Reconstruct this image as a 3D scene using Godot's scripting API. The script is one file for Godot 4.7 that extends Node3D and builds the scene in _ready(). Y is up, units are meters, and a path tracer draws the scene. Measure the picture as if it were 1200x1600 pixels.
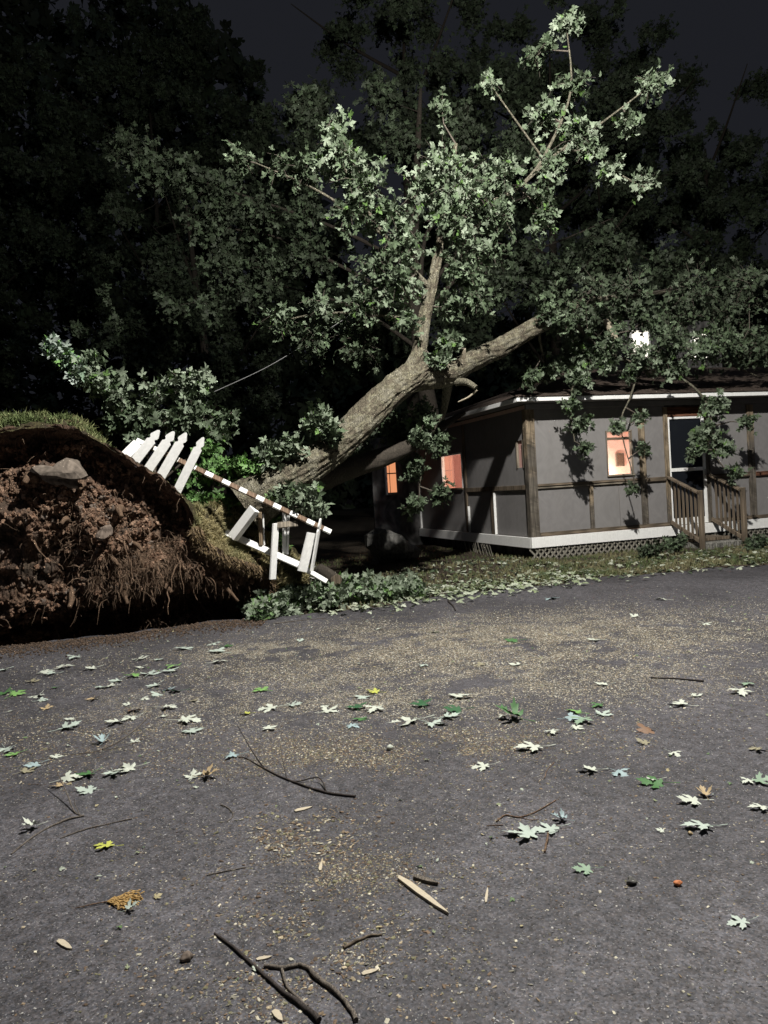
extends Node3D
# A storm-felled maple lying on a small house at night, lit by a lamp on a pole behind the viewer.

var R := RandomNumberGenerator.new()
var N := FastNoiseLite.new()
var M := {}
var used := {}

# ---------- naming ----------
func numbered(called: String) -> String:
	var k: int = used.get(called, 0)
	used[called] = k + 1
	return called if k == 0 else "%s_%03d" % [called, k]

func tag(o: Node, label := "", category := "", group := "", kind := "") -> Node:
	if label != "": o.set_meta("label", label)
	if category != "": o.set_meta("category", category)
	if group != "": o.set_meta("group", group)
	if kind != "": o.set_meta("kind", kind)
	return o

func base(called: String, at: Vector3, turn := 0.0) -> Node3D:
	var o := Node3D.new()
	o.name = numbered(called)
	add_child(o)
	o.position = at
	o.rotation.y = turn
	return o

func put(called: String, mesh: Mesh, mat: Material, parent: Node = null) -> MeshInstance3D:
	var o := MeshInstance3D.new()
	o.mesh = mesh
	o.material_override = mat
	if parent == null:
		o.name = numbered(called)
		add_child(o)
	else:
		var n := 0
		var nm := called
		while parent.has_node(nm):
			n += 1
			nm = "%s_%03d" % [called, n]
		o.name = nm
		parent.add_child(o, true)
	return o

func start() -> SurfaceTool:
	var st := SurfaceTool.new()
	st.begin(Mesh.PRIMITIVE_TRIANGLES)
	return st

func done(st: SurfaceTool, called: String, mat: Material, parent: Node = null, smooth := true) -> MeshInstance3D:
	if smooth: st.index()
	st.generate_normals()
	return put(called, st.commit(), mat, parent)

# ---------- shapes ----------
func tri(st: SurfaceTool, a: Vector3, b: Vector3, c: Vector3):
	st.add_vertex(a); st.add_vertex(b); st.add_vertex(c)

func quad(st: SurfaceTool, a: Vector3, b: Vector3, c: Vector3, d: Vector3):
	tri(st, a, b, c); tri(st, a, c, d)

# a box with chamfered edges
func bx(st: SurfaceTool, t: Transform3D, size: Vector3, bev := 0.004):
	var h := size * 0.5
	bev = min(bev, 0.4 * min(h.x, min(h.y, h.z)) * 2.0)
	var ax := [Vector3.RIGHT, Vector3.UP, Vector3.BACK]
	st.set_smooth_group(-1)
	var corner := func(sx: float, sy: float, sz: float, face: int) -> Vector3:
		var p := Vector3(sx * (h.x - (0.0 if face == 0 else bev)), sy * (h.y - (0.0 if face == 1 else bev)), sz * (h.z - (0.0 if face == 2 else bev)))
		return t * p
	var flip := t.basis.determinant() < 0.0
	for f in 3:
		var i: int = (f + 1) % 3
		var j: int = (f + 2) % 3
		for s in [-1.0, 1.0]:
			var q := []
			for e in [[-1.0, -1.0], [1.0, -1.0], [1.0, 1.0], [-1.0, 1.0]]:
				var sg := Vector3.ZERO
				sg[f] = s; sg[i] = e[0]; sg[j] = e[1]
				q.append(corner.call(sg.x, sg.y, sg.z, f))
			if (s > 0.0) != flip: quad(st, q[3], q[2], q[1], q[0])
			else: quad(st, q[0], q[1], q[2], q[3])
	for f in 3: # edges that run along axis f
		var i: int = (f + 1) % 3
		var j: int = (f + 2) % 3
		for si in [-1.0, 1.0]:
			for sj in [-1.0, 1.0]:
				var q := []
				for e in [[-1.0, i], [1.0, i], [1.0, j], [-1.0, j]]:
					var sg := Vector3.ZERO
					sg[f] = e[0]; sg[i] = si; sg[j] = sj
					q.append(corner.call(sg.x, sg.y, sg.z, e[1]))
				if (si * sj > 0.0) != flip: quad(st, q[3], q[2], q[1], q[0])
				else: quad(st, q[0], q[1], q[2], q[3])
	for sx in [-1.0, 1.0]:
		for sy in [-1.0, 1.0]:
			for sz in [-1.0, 1.0]:
				var a: Vector3 = corner.call(sx, sy, sz, 0)
				var b: Vector3 = corner.call(sx, sy, sz, 1)
				var c: Vector3 = corner.call(sx, sy, sz, 2)
				if (sx * sy * sz > 0.0) != flip: tri(st, a, c, b)
				else: tri(st, a, b, c)

func box(called: String, at: Vector3, size: Vector3, mat: Material, parent: Node, basis := Basis(), bev := 0.004) -> MeshInstance3D:
	var st := start()
	bx(st, Transform3D(basis, Vector3.ZERO), size, bev)
	var o := done(st, called, mat, parent, false)
	o.position = at
	return o

# a board between two points: wide side across w
func board(called: String, a: Vector3, b: Vector3, wide: float, thick: float, normal: Vector3, mat: Material, parent: Node) -> MeshInstance3D:
	var y := (b - a).normalized()
	var z := (normal - y * normal.dot(y)).normalized()
	var x := y.cross(z)
	return box(called, (a + b) * 0.5, Vector3(wide, a.distance_to(b), thick), mat, parent, Basis(x, y, z))

# a tube along points, with radii; rough > 0 bends its skin
func tube(st: SurfaceTool, pts: Array, radii: Array, sides := 8, cap := true):
	st.set_color(Color(0.85, 0.85, 0.8))
	st.set_smooth_group(0)
	var n := pts.size()
	var rings := []
	var t0: Vector3 = (pts[1] - pts[0]).normalized()
	var u := t0.cross(Vector3.UP if absf(t0.y) < 0.9 else Vector3.RIGHT).normalized()
	for k in n:
		var t: Vector3 = (pts[mini(k + 1, n - 1)] - pts[maxi(k - 1, 0)]).normalized()
		u = (u - t * u.dot(t)).normalized()
		var w := t.cross(u)
		var ring := []
		for s in sides:
			var a := TAU * s / sides
			ring.append(pts[k] + (u * cos(a) + w * sin(a)) * radii[k])
		rings.append(ring)
	for k in n - 1:
		for s in sides:
			var s2 := (s + 1) % sides
			quad(st, rings[k][s], rings[k + 1][s], rings[k + 1][s2], rings[k][s2])
	if cap:
		st.set_smooth_group(-1)
		for s in sides:
			var s2 := (s + 1) % sides
			tri(st, pts[0], rings[0][s], rings[0][s2])
			tri(st, pts[n - 1], rings[n - 1][s2], rings[n - 1][s])

# points and radii along a smooth curve through the given ones
func curve(pts: Array, radii: Array, steps: int) -> Array:
	var p := []
	var r := []
	var n := pts.size()
	for k in n - 1:
		var a: Vector3 = pts[maxi(k - 1, 0)]
		var d: Vector3 = pts[mini(k + 2, n - 1)]
		for s in steps:
			var f := float(s) / steps
			p.append((pts[k] as Vector3).cubic_interpolate(pts[k + 1], a, d, f))
			r.append(lerpf(radii[k], radii[k + 1], f))
	p.append(pts[n - 1]); r.append(radii[n - 1])
	return [p, r]

# a stem with ridged bark: many sides, skin pushed in and out
func barked(st: SurfaceTool, pts: Array, radii: Array, sides: int, deep: float, lumps: float):
	st.set_smooth_group(0)
	var n := pts.size()
	var t0: Vector3 = (pts[1] - pts[0]).normalized()
	var u := t0.cross(Vector3.UP if absf(t0.y) < 0.9 else Vector3.RIGHT).normalized()
	var rings := []
	var skins := []
	var along := 0.0
	for k in n:
		var skin := []
		var t: Vector3 = (pts[mini(k + 1, n - 1)] - pts[maxi(k - 1, 0)]).normalized()
		u = (u - t * u.dot(t)).normalized()
		var w := t.cross(u)
		if k > 0: along += (pts[k] as Vector3).distance_to(pts[k - 1])
		var ring := []
		for s in sides:
			var a := TAU * s / sides
			var c := Vector3(cos(a), sin(a), 0.0)
			var rr: float = radii[k]
			var ridge := 1.0 - absf(N.get_noise_3d(c.x * 1100.0 * rr + 80.0, c.y * 1100.0 * rr, along * 230.0)) * 2.6
			ridge += 0.4 * N.get_noise_3d(c.x * 2600.0 * rr, c.y * 2600.0 * rr, along * 900.0)
			var lump := N.get_noise_3d(c.x * 60.0, c.y * 60.0 + 300.0, along * 70.0)
			ring.append(pts[k] + (u * c.x + w * c.y) * (rr * (1.0 + lumps * lump) + deep * ridge))
			var moss := clampf(0.5 + 1.4 * fbm(ring[s], 3.5) + 0.9 * fbm(ring[s] + Vector3(7, 7, 7), 16.0), 0.0, 1.0)
			skin.append(Color(0.62, 0.58, 0.54).lerp(Color(1.12, 1.16, 0.98), moss))
		rings.append(ring)
		skins.append(skin)
	for k in n - 1:
		for s in sides:
			var s2 := (s + 1) % sides
			for q in [[k, s], [k + 1, s], [k + 1, s2], [k, s], [k + 1, s2], [k, s2]]:
				st.set_color(skins[q[0]][q[1]])
				st.add_vertex(rings[q[0]][q[1]])
	st.set_color(Color(0.8, 0.8, 0.8))
	for s in sides:
		var s2 := (s + 1) % sides
		tri(st, pts[n - 1], rings[n - 1][s2], rings[n - 1][s])

# a flat outline in x, y given thickness along z
func prism(st: SurfaceTool, poly: PackedVector2Array, thick: float, t := Transform3D()):
	st.set_smooth_group(-1)
	var ids := Geometry2D.triangulate_polygon(poly)
	var area := 0.0
	for i in poly.size():
		area += poly[i].cross(poly[(i + 1) % poly.size()])
	var z := thick * 0.5
	for i in range(0, ids.size(), 3):
		var a := poly[ids[i]]
		var b := poly[ids[i + 1]]
		var c := poly[ids[i + 2]]
		if (b - a).cross(c - a) > 0.0:
			var q := b; b = c; c = q
		tri(st, t * Vector3(a.x, a.y, z), t * Vector3(b.x, b.y, z), t * Vector3(c.x, c.y, z))
		tri(st, t * Vector3(a.x, a.y, -z), t * Vector3(c.x, c.y, -z), t * Vector3(b.x, b.y, -z))
	for i in poly.size():
		var a := poly[i]
		var b := poly[(i + 1) % poly.size()]
		if area < 0.0:
			var q := a; a = b; b = q
		quad(st, t * Vector3(a.x, a.y, z), t * Vector3(a.x, a.y, -z), t * Vector3(b.x, b.y, -z), t * Vector3(b.x, b.y, z))

# a lumpy stone
func stone_mesh(sd: int, squash: Vector3, angular := 0.25) -> Mesh:
	var sp := SphereMesh.new()
	sp.radius = 1.0; sp.height = 2.0; sp.radial_segments = 14; sp.rings = 8
	var arr := sp.get_mesh_arrays()
	var vs: PackedVector3Array = arr[Mesh.ARRAY_VERTEX]
	var st := start()
	var idx: PackedInt32Array = arr[Mesh.ARRAY_INDEX]
	st.set_smooth_group(-1 if angular > 0.3 else 0)
	for i in idx:
		var v := vs[i]
		var k := 1.0 + angular * N.get_noise_3d(v.x * 60.0 + sd * 37.0, v.y * 60.0, v.z * 60.0) * 2.0
		st.add_vertex(v * k * squash)
	if angular <= 0.3: st.index()
	st.generate_normals()
	return st.commit()

# maple leaf outline: half of it, right side, base to tip
const HALF := [[0.03, 0.0], [0.16, -0.09], [0.33, -0.05], [0.24, 0.07], [0.17, 0.14], [0.33, 0.16], [0.50, 0.20], [0.47, 0.29], [0.66, 0.47], [0.47, 0.45], [0.42, 0.53], [0.29, 0.42], [0.12, 0.33], [0.11, 0.50], [0.27, 0.63], [0.17, 0.66], [0.20, 0.81], [0.09, 0.80], [0.0, 1.05]]
const HALF_LOW := [[0.03, 0.0], [0.30, -0.05], [0.17, 0.14], [0.52, 0.22], [0.64, 0.48], [0.40, 0.50], [0.12, 0.33], [0.26, 0.64], [0.0, 1.05]]

# leaf lies in x, z with its stalk at the origin, its tip towards -z, its face up
func leaf_mesh(half: Array, fold: float, curl: float, warp: float, sd: int, stalk: float) -> Mesh:
	var out := PackedVector2Array()
	for h in half:
		out.append(Vector2(h[0], h[1]))
	for i in range(half.size() - 2, -1, -1):
		var sx: float = half[i][0] * (0.9 + 0.2 * absf(N.get_noise_2d(sd * 91.0, i * 40.0)))
		out.append(Vector2(-sx, half[i][1] + 0.03 * N.get_noise_2d(i * 50.0, sd * 77.0)))
	var lift := func(p: Vector2) -> Vector3:
		var y := fold * absf(p.x) + curl * (p.y * p.y + 0.6 * p.x * p.x) + warp * N.get_noise_2d(p.x * 90.0 + sd * 55.0, p.y * 90.0)
		return Vector3(p.x, y, -p.y)
	var ids := Geometry2D.triangulate_polygon(out)
	var st := start()
	if stalk > 0.0: st.set_color(Color.WHITE)
	st.set_smooth_group(0)
	for i in range(0, ids.size(), 3):
		var a := out[ids[i]]
		var b := out[ids[i + 1]]
		var c := out[ids[i + 2]]
		if (b - a).cross(c - a) > 0.0:
			var q := b; b = c; c = q
		tri(st, lift.call(a), lift.call(b), lift.call(c))
	if stalk > 0.0:
		var bend := 0.1 * N.get_noise_2d(sd * 33.0, 5.0)
		tube(st, [Vector3(0, 0, 0.02), Vector3(bend, 0.0, stalk * 0.5), Vector3(bend * 3.0, 0.03, stalk)], [0.016, 0.013, 0.02], 4, false)
	st.index()
	st.generate_normals()
	return st.commit()

# copies of one mesh, each with its place and colour
class Heap:
	var buf := PackedFloat32Array()
	var n := 0
	func add(t: Transform3D, c: Color):
		var b := t.basis
		var o := t.origin
		buf.append_array(PackedFloat32Array([b.x.x, b.y.x, b.z.x, o.x, b.x.y, b.y.y, b.z.y, o.y, b.x.z, b.y.z, b.z.z, o.z, c.r, c.g, c.b, 1.0]))
		n += 1

func heaped(h: Heap, called: String, mesh: Mesh, mat: Material, parent: Node = null) -> MultiMeshInstance3D:
	var mm := MultiMesh.new()
	mm.transform_format = MultiMesh.TRANSFORM_3D
	mm.use_colors = true
	mm.mesh = mesh
	mm.instance_count = h.n
	mm.buffer = h.buf
	var o := MultiMeshInstance3D.new()
	o.multimesh = mm
	o.material_override = mat
	o.name = numbered(called) if parent == null else called
	if parent == null: add_child(o)
	else: parent.add_child(o, true)
	o.set_meta("kind", "stuff")
	return o

func unit() -> Vector3:
	var z := R.randf_range(-1.0, 1.0)
	var a := R.randf() * TAU
	var s := sqrt(1.0 - z * z)
	return Vector3(cos(a) * s, z, sin(a) * s)

func facing(normal: Vector3, spin: float, scale: float) -> Basis:
	var y := normal.normalized()
	var x := y.cross(Vector3.FORWARD if absf(y.z) < 0.9 else Vector3.RIGHT).normalized()
	x = x.rotated(y, spin)
	return Basis(x, y, x.cross(y)) * Basis.from_scale(Vector3.ONE * scale)

func fbm(p: Vector3, k: float) -> float:
	return N.get_noise_3dv(p * k * 100.0) + 0.5 * N.get_noise_3dv(p * k * 210.0 + Vector3(31, 7, 5)) + 0.25 * N.get_noise_3dv(p * k * 430.0)

# ---------- materials ----------
func mat(c: Color, rough := 0.85, tinted := false) -> StandardMaterial3D:
	var m := StandardMaterial3D.new()
	m.albedo_color = c.linear_to_srgb()
	m.roughness = rough
	m.vertex_color_use_as_albedo = tinted
	m.metallic_specular = 0.35
	return m

func grain_texture(w: int, h: int, sx: float, sy: float, lo: float, hi: float, sd: int) -> ImageTexture:
	var im := Image.create(w, h, false, Image.FORMAT_RGB8)
	for y in h:
		for x in w:
			var ax := TAU * x / w
			var ay := TAU * y / h
			var n := N.get_noise_3d(cos(ax) * sx + sd * 40.0, sin(ax) * sx, cos(ay) * sy) + 0.6 * N.get_noise_3d(sin(ay) * sy + 200.0 + sd * 9.0, cos(ax) * sx * 2.3, sin(ax) * sx * 2.3 + cos(ay) * sy * 2.0)
			var v := lerpf(lo, hi, clampf(0.5 + n * 0.75, 0.0, 1.0))
			im.set_pixel(x, y, Color(v, v, v))
	return ImageTexture.create_from_image(im)

func noisy(m: StandardMaterial3D, tex: Texture2D, scale: Vector3, relief := 0.0, world := false) -> StandardMaterial3D:
	m.albedo_texture = tex
	m.uv1_triplanar = true
	m.uv1_world_triplanar = world
	m.uv1_scale = scale
	if relief > 0.0:
		m.heightmap_enabled = true
		m.heightmap_texture = tex
		m.heightmap_scale = relief
	return m

func asphalt_texture() -> ImageTexture:
	var im := Image.create(1024, 1024, false, Image.FORMAT_RGB8)
	var cell := FastNoiseLite.new()
	cell.seed = 5
	cell.noise_type = FastNoiseLite.TYPE_CELLULAR
	cell.cellular_return_type = FastNoiseLite.RETURN_CELL_VALUE
	cell.frequency = 0.14
	im.fill(Color(0.2, 0.2, 0.21))
	for y in 1024:
		for x in 1024:
			var g := 0.5 + 0.5 * cell.get_noise_2d(x, y)
			var b := N.get_noise_2d(x * 1.3, y * 1.3)
			var v := 0.27 + 0.30 * pow(g, 1.6) + 0.05 * b
			if g > 0.88: v += 0.26 * (g - 0.88) / 0.12
			if g < 0.22: v -= 0.10
			var warm := 0.02 * cell.get_noise_2d(x + 5000.0, y)
			im.set_pixel(x, y, Color(v * 1.0 + warm, v * 0.985, v * 1.01 - warm))
	return ImageTexture.create_from_image(im)

func make_materials():
	var fine := grain_texture(256, 256, 190.0, 190.0, 0.55, 1.0, 1)
	var long := grain_texture(128, 512, 260.0, 30.0, 0.5, 1.0, 2)
	var blotch := grain_texture(256, 256, 60.0, 60.0, 0.6, 1.0, 3)
	M.asphalt = noisy(mat(Color(0.60, 0.592, 0.618), 0.66), asphalt_texture(), Vector3(0.8, 0.8, 0.8), 0.4, true)
	M.asphalt.detail_enabled = true
	M.asphalt.detail_blend_mode = BaseMaterial3D.BLEND_MODE_MUL
	M.asphalt.detail_albedo = grain_texture(512, 512, 140.0, 140.0, 0.84, 1.0, 23)
	M.asphalt.detail_uv_layer = BaseMaterial3D.DETAIL_UV_2
	M.asphalt.uv2_triplanar = true
	M.asphalt.uv2_world_triplanar = true
	M.asphalt.uv2_scale = Vector3(0.11, 0.11, 0.11)
	M.dirt = noisy(mat(Color(0.075, 0.058, 0.040), 0.95), fine, Vector3(1.7, 1.7, 1.7), 1.5, true)
	M.soil = noisy(mat(Color(1, 1, 1), 0.95, true), fine, Vector3(2.6, 2.6, 2.6), 1.6, true)
	M.bark = noisy(mat(Color(0.27, 0.25, 0.195), 0.92, true), grain_texture(384, 384, 230.0, 230.0, 0.5, 1.0, 15), Vector3(3.2, 3.2, 3.2), 2.2, true)
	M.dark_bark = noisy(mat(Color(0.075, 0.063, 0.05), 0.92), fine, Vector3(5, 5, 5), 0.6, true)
	M.torn_wood = noisy(mat(Color(0.44, 0.385, 0.29), 0.8), blotch_light(), Vector3(9, 9, 9))
	M.twig = noisy(mat(Color(0.17, 0.145, 0.12), 0.85), fine, Vector3(14, 14, 14), 0.1, true)
	M.dark_twig = noisy(mat(Color(0.055, 0.045, 0.04), 0.85), fine, Vector3(14, 14, 14), 0.1, true)
	M.root = noisy(mat(Color(0.20, 0.13, 0.085), 0.9), fine, Vector3(9, 9, 9), 0.2, true)
	M.white_paint = noisy(mat(Color(0.90, 0.90, 0.88), 0.55), blotch_light(), Vector3(2.2, 2.2, 2.2))
	M.ply = noisy(mat(Color(0.235, 0.226, 0.222), 0.8), blotch_mid(), Vector3(0.8, 0.8, 0.8))
	M.ply_b = noisy(mat(Color(0.22, 0.211, 0.209), 0.8), blotch_mid(), Vector3(1.1, 1.1, 1.1))
	M.timber = noisy(mat(Color(0.33, 0.25, 0.165), 0.8), long, Vector3(3, 1.0, 3), 0.1)
	M.old_timber = noisy(mat(Color(0.21, 0.165, 0.12), 0.85), long, Vector3(3, 1.0, 3), 0.1)
	M.grey_timber = noisy(mat(Color(0.30, 0.26, 0.205), 0.85), long, Vector3(4, 1.4, 4), 0.1)
	M.red_timber = noisy(mat(Color(0.22, 0.10, 0.06), 0.85), long, Vector3(1, 3, 1), 0.1)
	M.shade_board = noisy(mat(Color(0.10, 0.085, 0.07), 0.85), long, Vector3(1, 3, 1), 0.1)
	var long_h := grain_texture(512, 128, 30.0, 260.0, 0.55, 1.0, 2)
	M.timber_h = noisy(mat(Color(0.33, 0.25, 0.165), 0.8), long_h, Vector3(1, 3, 3))
	M.old_timber_h = noisy(mat(Color(0.21, 0.165, 0.12), 0.85), long_h, Vector3(1, 3, 3))
	M.grey_timber_h = noisy(mat(Color(0.30, 0.26, 0.205), 0.85), long_h, Vector3(1, 4, 4))
	M.red_timber_h = noisy(mat(Color(0.22, 0.10, 0.06), 0.85), long_h, Vector3(1, 3, 3))
	M.lattice = noisy(mat(Color(0.30, 0.28, 0.235), 0.85), long, Vector3(4, 2, 4), 0.1)
	M.roof = noisy(mat(Color(0.095, 0.07, 0.056), 0.95), fine, Vector3(3, 3, 3), 0.4)
	M.siding = noisy(mat(Color(0.16, 0.155, 0.152), 0.85), blotch, Vector3(1, 1, 1))
	M.concrete = noisy(mat(Color(0.30, 0.29, 0.26), 0.9), fine, Vector3(2, 2, 2), 0.4)
	M.pink_wall = noisy(mat(Color(0.80, 0.57, 0.48), 0.85), blotch_light(), Vector3(0.6, 0.6, 0.6))
	M.pink_cloth = mat(Color(0.60, 0.36, 0.32), 0.95)
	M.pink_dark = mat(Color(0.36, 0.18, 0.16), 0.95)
	M.steel = mat(Color(0.35, 0.36, 0.36), 0.5)
	M.rock = noisy(mat(Color(0.24, 0.19, 0.155), 0.9), blotch, Vector3(3, 3, 3), 0.5, true)
	M.pale_rock = noisy(mat(Color(0.20, 0.165, 0.135), 0.9), blotch, Vector3(3, 3, 3), 0.5, true)
	M.root_hair = mat(Color(0.21, 0.145, 0.10), 0.9)
	M.grey_rock = noisy(mat(Color(0.22, 0.215, 0.20), 0.9), blotch, Vector3(3, 3, 3), 0.6, true)
	M.leaf = mat(Color(1, 1, 1), 0.6, true)
	M.leaf.backlight_enabled = true
	M.leaf.backlight = Color(0.12, 0.16, 0.05)
	M.grass = mat(Color(1, 1, 1), 0.7, true)
	M.chips = mat(Color(1, 1, 1), 0.85, true)
	M.glass = StandardMaterial3D.new()
	M.glass.transparency = BaseMaterial3D.TRANSPARENCY_ALPHA
	M.glass.albedo_color = Color(0.9, 0.95, 0.95, 0.06)
	M.glass.roughness = 0.03
	M.dark_glass = mat(Color(0.012, 0.014, 0.018), 0.08)
	M.bare = noisy(mat(Color(0.24, 0.165, 0.115), 0.85), long, Vector3(5, 2, 5), 0.1)
	M.wire = mat(Color(0.16, 0.16, 0.16), 0.6)
	for k in [["pale", Color(0.37, 0.43, 0.38)], ["blue", Color(0.27, 0.35, 0.36)], ["white", Color(0.46, 0.49, 0.42)], ["green", Color(0.06, 0.145, 0.05)], ["light_green", Color(0.17, 0.32, 0.10)], ["dark_green", Color(0.035, 0.10, 0.045)], ["grey_green", Color(0.20, 0.28, 0.20)], ["yellow", Color(0.40, 0.42, 0.09)], ["tan", Color(0.38, 0.29, 0.17)], ["brown", Color(0.17, 0.10, 0.06)], ["dull", Color(0.24, 0.22, 0.15)]]:
		var m := noisy(mat(k[1], 0.55), blotch_light(), Vector3(3, 3, 3))
		m.backlight_enabled = true
		m.backlight = Color(0.06, 0.08, 0.03)
		M["leaf_" + k[0]] = m

var _light_blotch: ImageTexture
func blotch_light() -> ImageTexture:
	if _light_blotch == null: _light_blotch = grain_texture(256, 256, 160.0, 160.0, 0.955, 1.0, 7)
	return _light_blotch

var _mid_blotch: ImageTexture
func blotch_mid() -> ImageTexture:
	if _mid_blotch == null: _mid_blotch = grain_texture(256, 256, 120.0, 120.0, 0.955, 1.0, 8)
	return _mid_blotch

func _ready():
	R.seed = 20240
	N.seed = 11
	N.frequency = 0.01
	N.fractal_type = FastNoiseLite.FRACTAL_NONE
	# camera
	var cam := Camera3D.new()
	cam.name = "camera"
	add_child(cam)
	cam.transform = Transform3D(Basis(Vector3(0.99823, -0.05944, 0.00170), Vector3(0.05946, 0.99782, -0.02850), Vector3(-0.00000, 0.02855, 0.99959)), Vector3(0.00000, 1.50000, 0.00000))
	cam.fov = rad_to_deg(2.0 * atan(800.0 / 1208.0))
	cam.near = 0.05
	cam.far = 400.0
	# night sky
	var we := WorldEnvironment.new()
	we.name = "surroundings"
	var env := Environment.new()
	env.background_mode = Environment.BG_SKY
	var ps := ProceduralSkyMaterial.new()
	ps.sky_top_color = Color(0.145, 0.15, 0.172)
	ps.sky_horizon_color = Color(0.12, 0.125, 0.145)
	ps.ground_bottom_color = Color(0.03, 0.03, 0.03)
	ps.ground_horizon_color = Color(0.06, 0.06, 0.07)
	ps.sun_angle_max = 1.0
	var sky := Sky.new()
	sky.sky_material = ps
	env.sky = sky
	env.background_energy_multiplier = 0.36
	env.tonemap_mode = Environment.TONE_MAPPER_LINEAR
	env.tonemap_exposure = 1.85
	env.sdfgi_enabled = true
	env.ssao_enabled = true
	env.ssil_enabled = true
	we.environment = env
	add_child(we)
	# moon: all but dark
	var moon := DirectionalLight3D.new()
	moon.name = "moonlight"
	moon.light_energy = 0.012
	moon.light_color = Color(0.8, 0.88, 1.0)
	moon.light_angular_distance = 0.5
	moon.shadow_enabled = true
	moon.basis = Basis.looking_at(Vector3(-0.25, -0.75, -0.6))
	add_child(moon)
	make_materials()
	street_lamp(Vector3(2.2, 9.3, -5.6), Vector3(6.4, 0.0, -2.4), 112.0)
	ground()
	house()
	far_trees()
	fallen_tree()
	picket_fence()
	undergrowth()
	driveway_things()

func street_lamp(bulb: Vector3, foot: Vector3, power: float):
	var o := base("street_lamp", foot)
	tag(o, "tall street lamp on a timber pole beside the driveway", "street lamp")
	var b := bulb - foot
	var st := start()
	tube(st, [Vector3.ZERO, Vector3(0, 5, 0), Vector3(0, 11, 0)], [0.16, 0.14, 0.11], 12)
	done(st, "pole", M.dark_bark, o)
	st = start()
	tube(st, [Vector3(0, 10.2, 0), Vector3(b.x * 0.3, b.y + 0.55, b.z * 0.3), Vector3(b.x * 0.75, b.y + 0.5, b.z * 0.75), b + Vector3(0, 0.32, 0)], [0.035, 0.035, 0.03, 0.03], 8)
	done(st, "arm", M.steel, o)
	st = start()
	tube(st, [b + Vector3(0, 0.36, 0), b + Vector3(0, 0.3, 0), b + Vector3(0, 0.2, 0)], [0.06, 0.17, 0.2], 14)
	done(st, "lamp_housing", M.steel, o)
	var sp := SphereMesh.new()
	sp.radius = 0.14; sp.height = 0.28
	var glow := StandardMaterial3D.new()
	glow.albedo_color = Color(0.9, 0.9, 0.9)
	glow.emission_enabled = true
	glow.emission = Color(1, 0.99, 0.96)
	glow.emission_energy_multiplier = 6.0
	var bl := put("lamp_bulb", sp, glow, o)
	bl.position = b
	var l := OmniLight3D.new()
	l.name = "street_lamp_light"
	l.light_energy = power
	l.light_color = Color(1.0, 0.985, 0.955)
	l.light_size = 0.12
	l.omni_range = 90.0
	l.omni_attenuation = 2.0
	l.shadow_enabled = true
	l.position = b
	o.add_child(l)

# ---------- ground ----------
const EDGE := [[-60.0, -5.2], [-30.0, -6.2], [-8.0, -8.1], [-4.4, -8.66], [-3.07, -9.01], [-2.25, -9.55], [-1.42, -9.58], [-0.68, -9.70], [0.0, -9.98], [0.70, -10.55], [1.5, -10.95], [2.8, -11.45], [5.94, -12.04], [9.0, -12.6], [30.0, -16.0], [60.0, -22.0]]

func edge_z(x: float) -> float:
	for k in EDGE.size() - 1:
		if x <= EDGE[k + 1][0]:
			return lerpf(EDGE[k][1], EDGE[k + 1][1], clampf((x - EDGE[k][0]) / (EDGE[k + 1][0] - EDGE[k][0]), 0.0, 1.0))
	return -22.0

func lawn_y(x: float, z: float) -> float:
	var e := edge_z(x)
	if z > e + 0.05: return -0.09
	var y := 0.012 + 0.03 * fbm(Vector3(x, 0, z), 0.6)
	y -= 0.05 * clampf(1.0 - (e - z) / 0.25, 0.0, 1.0)
	var f := 1.0 - pow((x + 3.5) / 2.0, 2.0) - pow((z + 9.9) / 1.25, 2.0)
	if f > 0.0: y -= 0.8 * sqrt(f) + 0.1 * fbm(Vector3(x, 3, z), 2.0) * f
	return y

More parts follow.
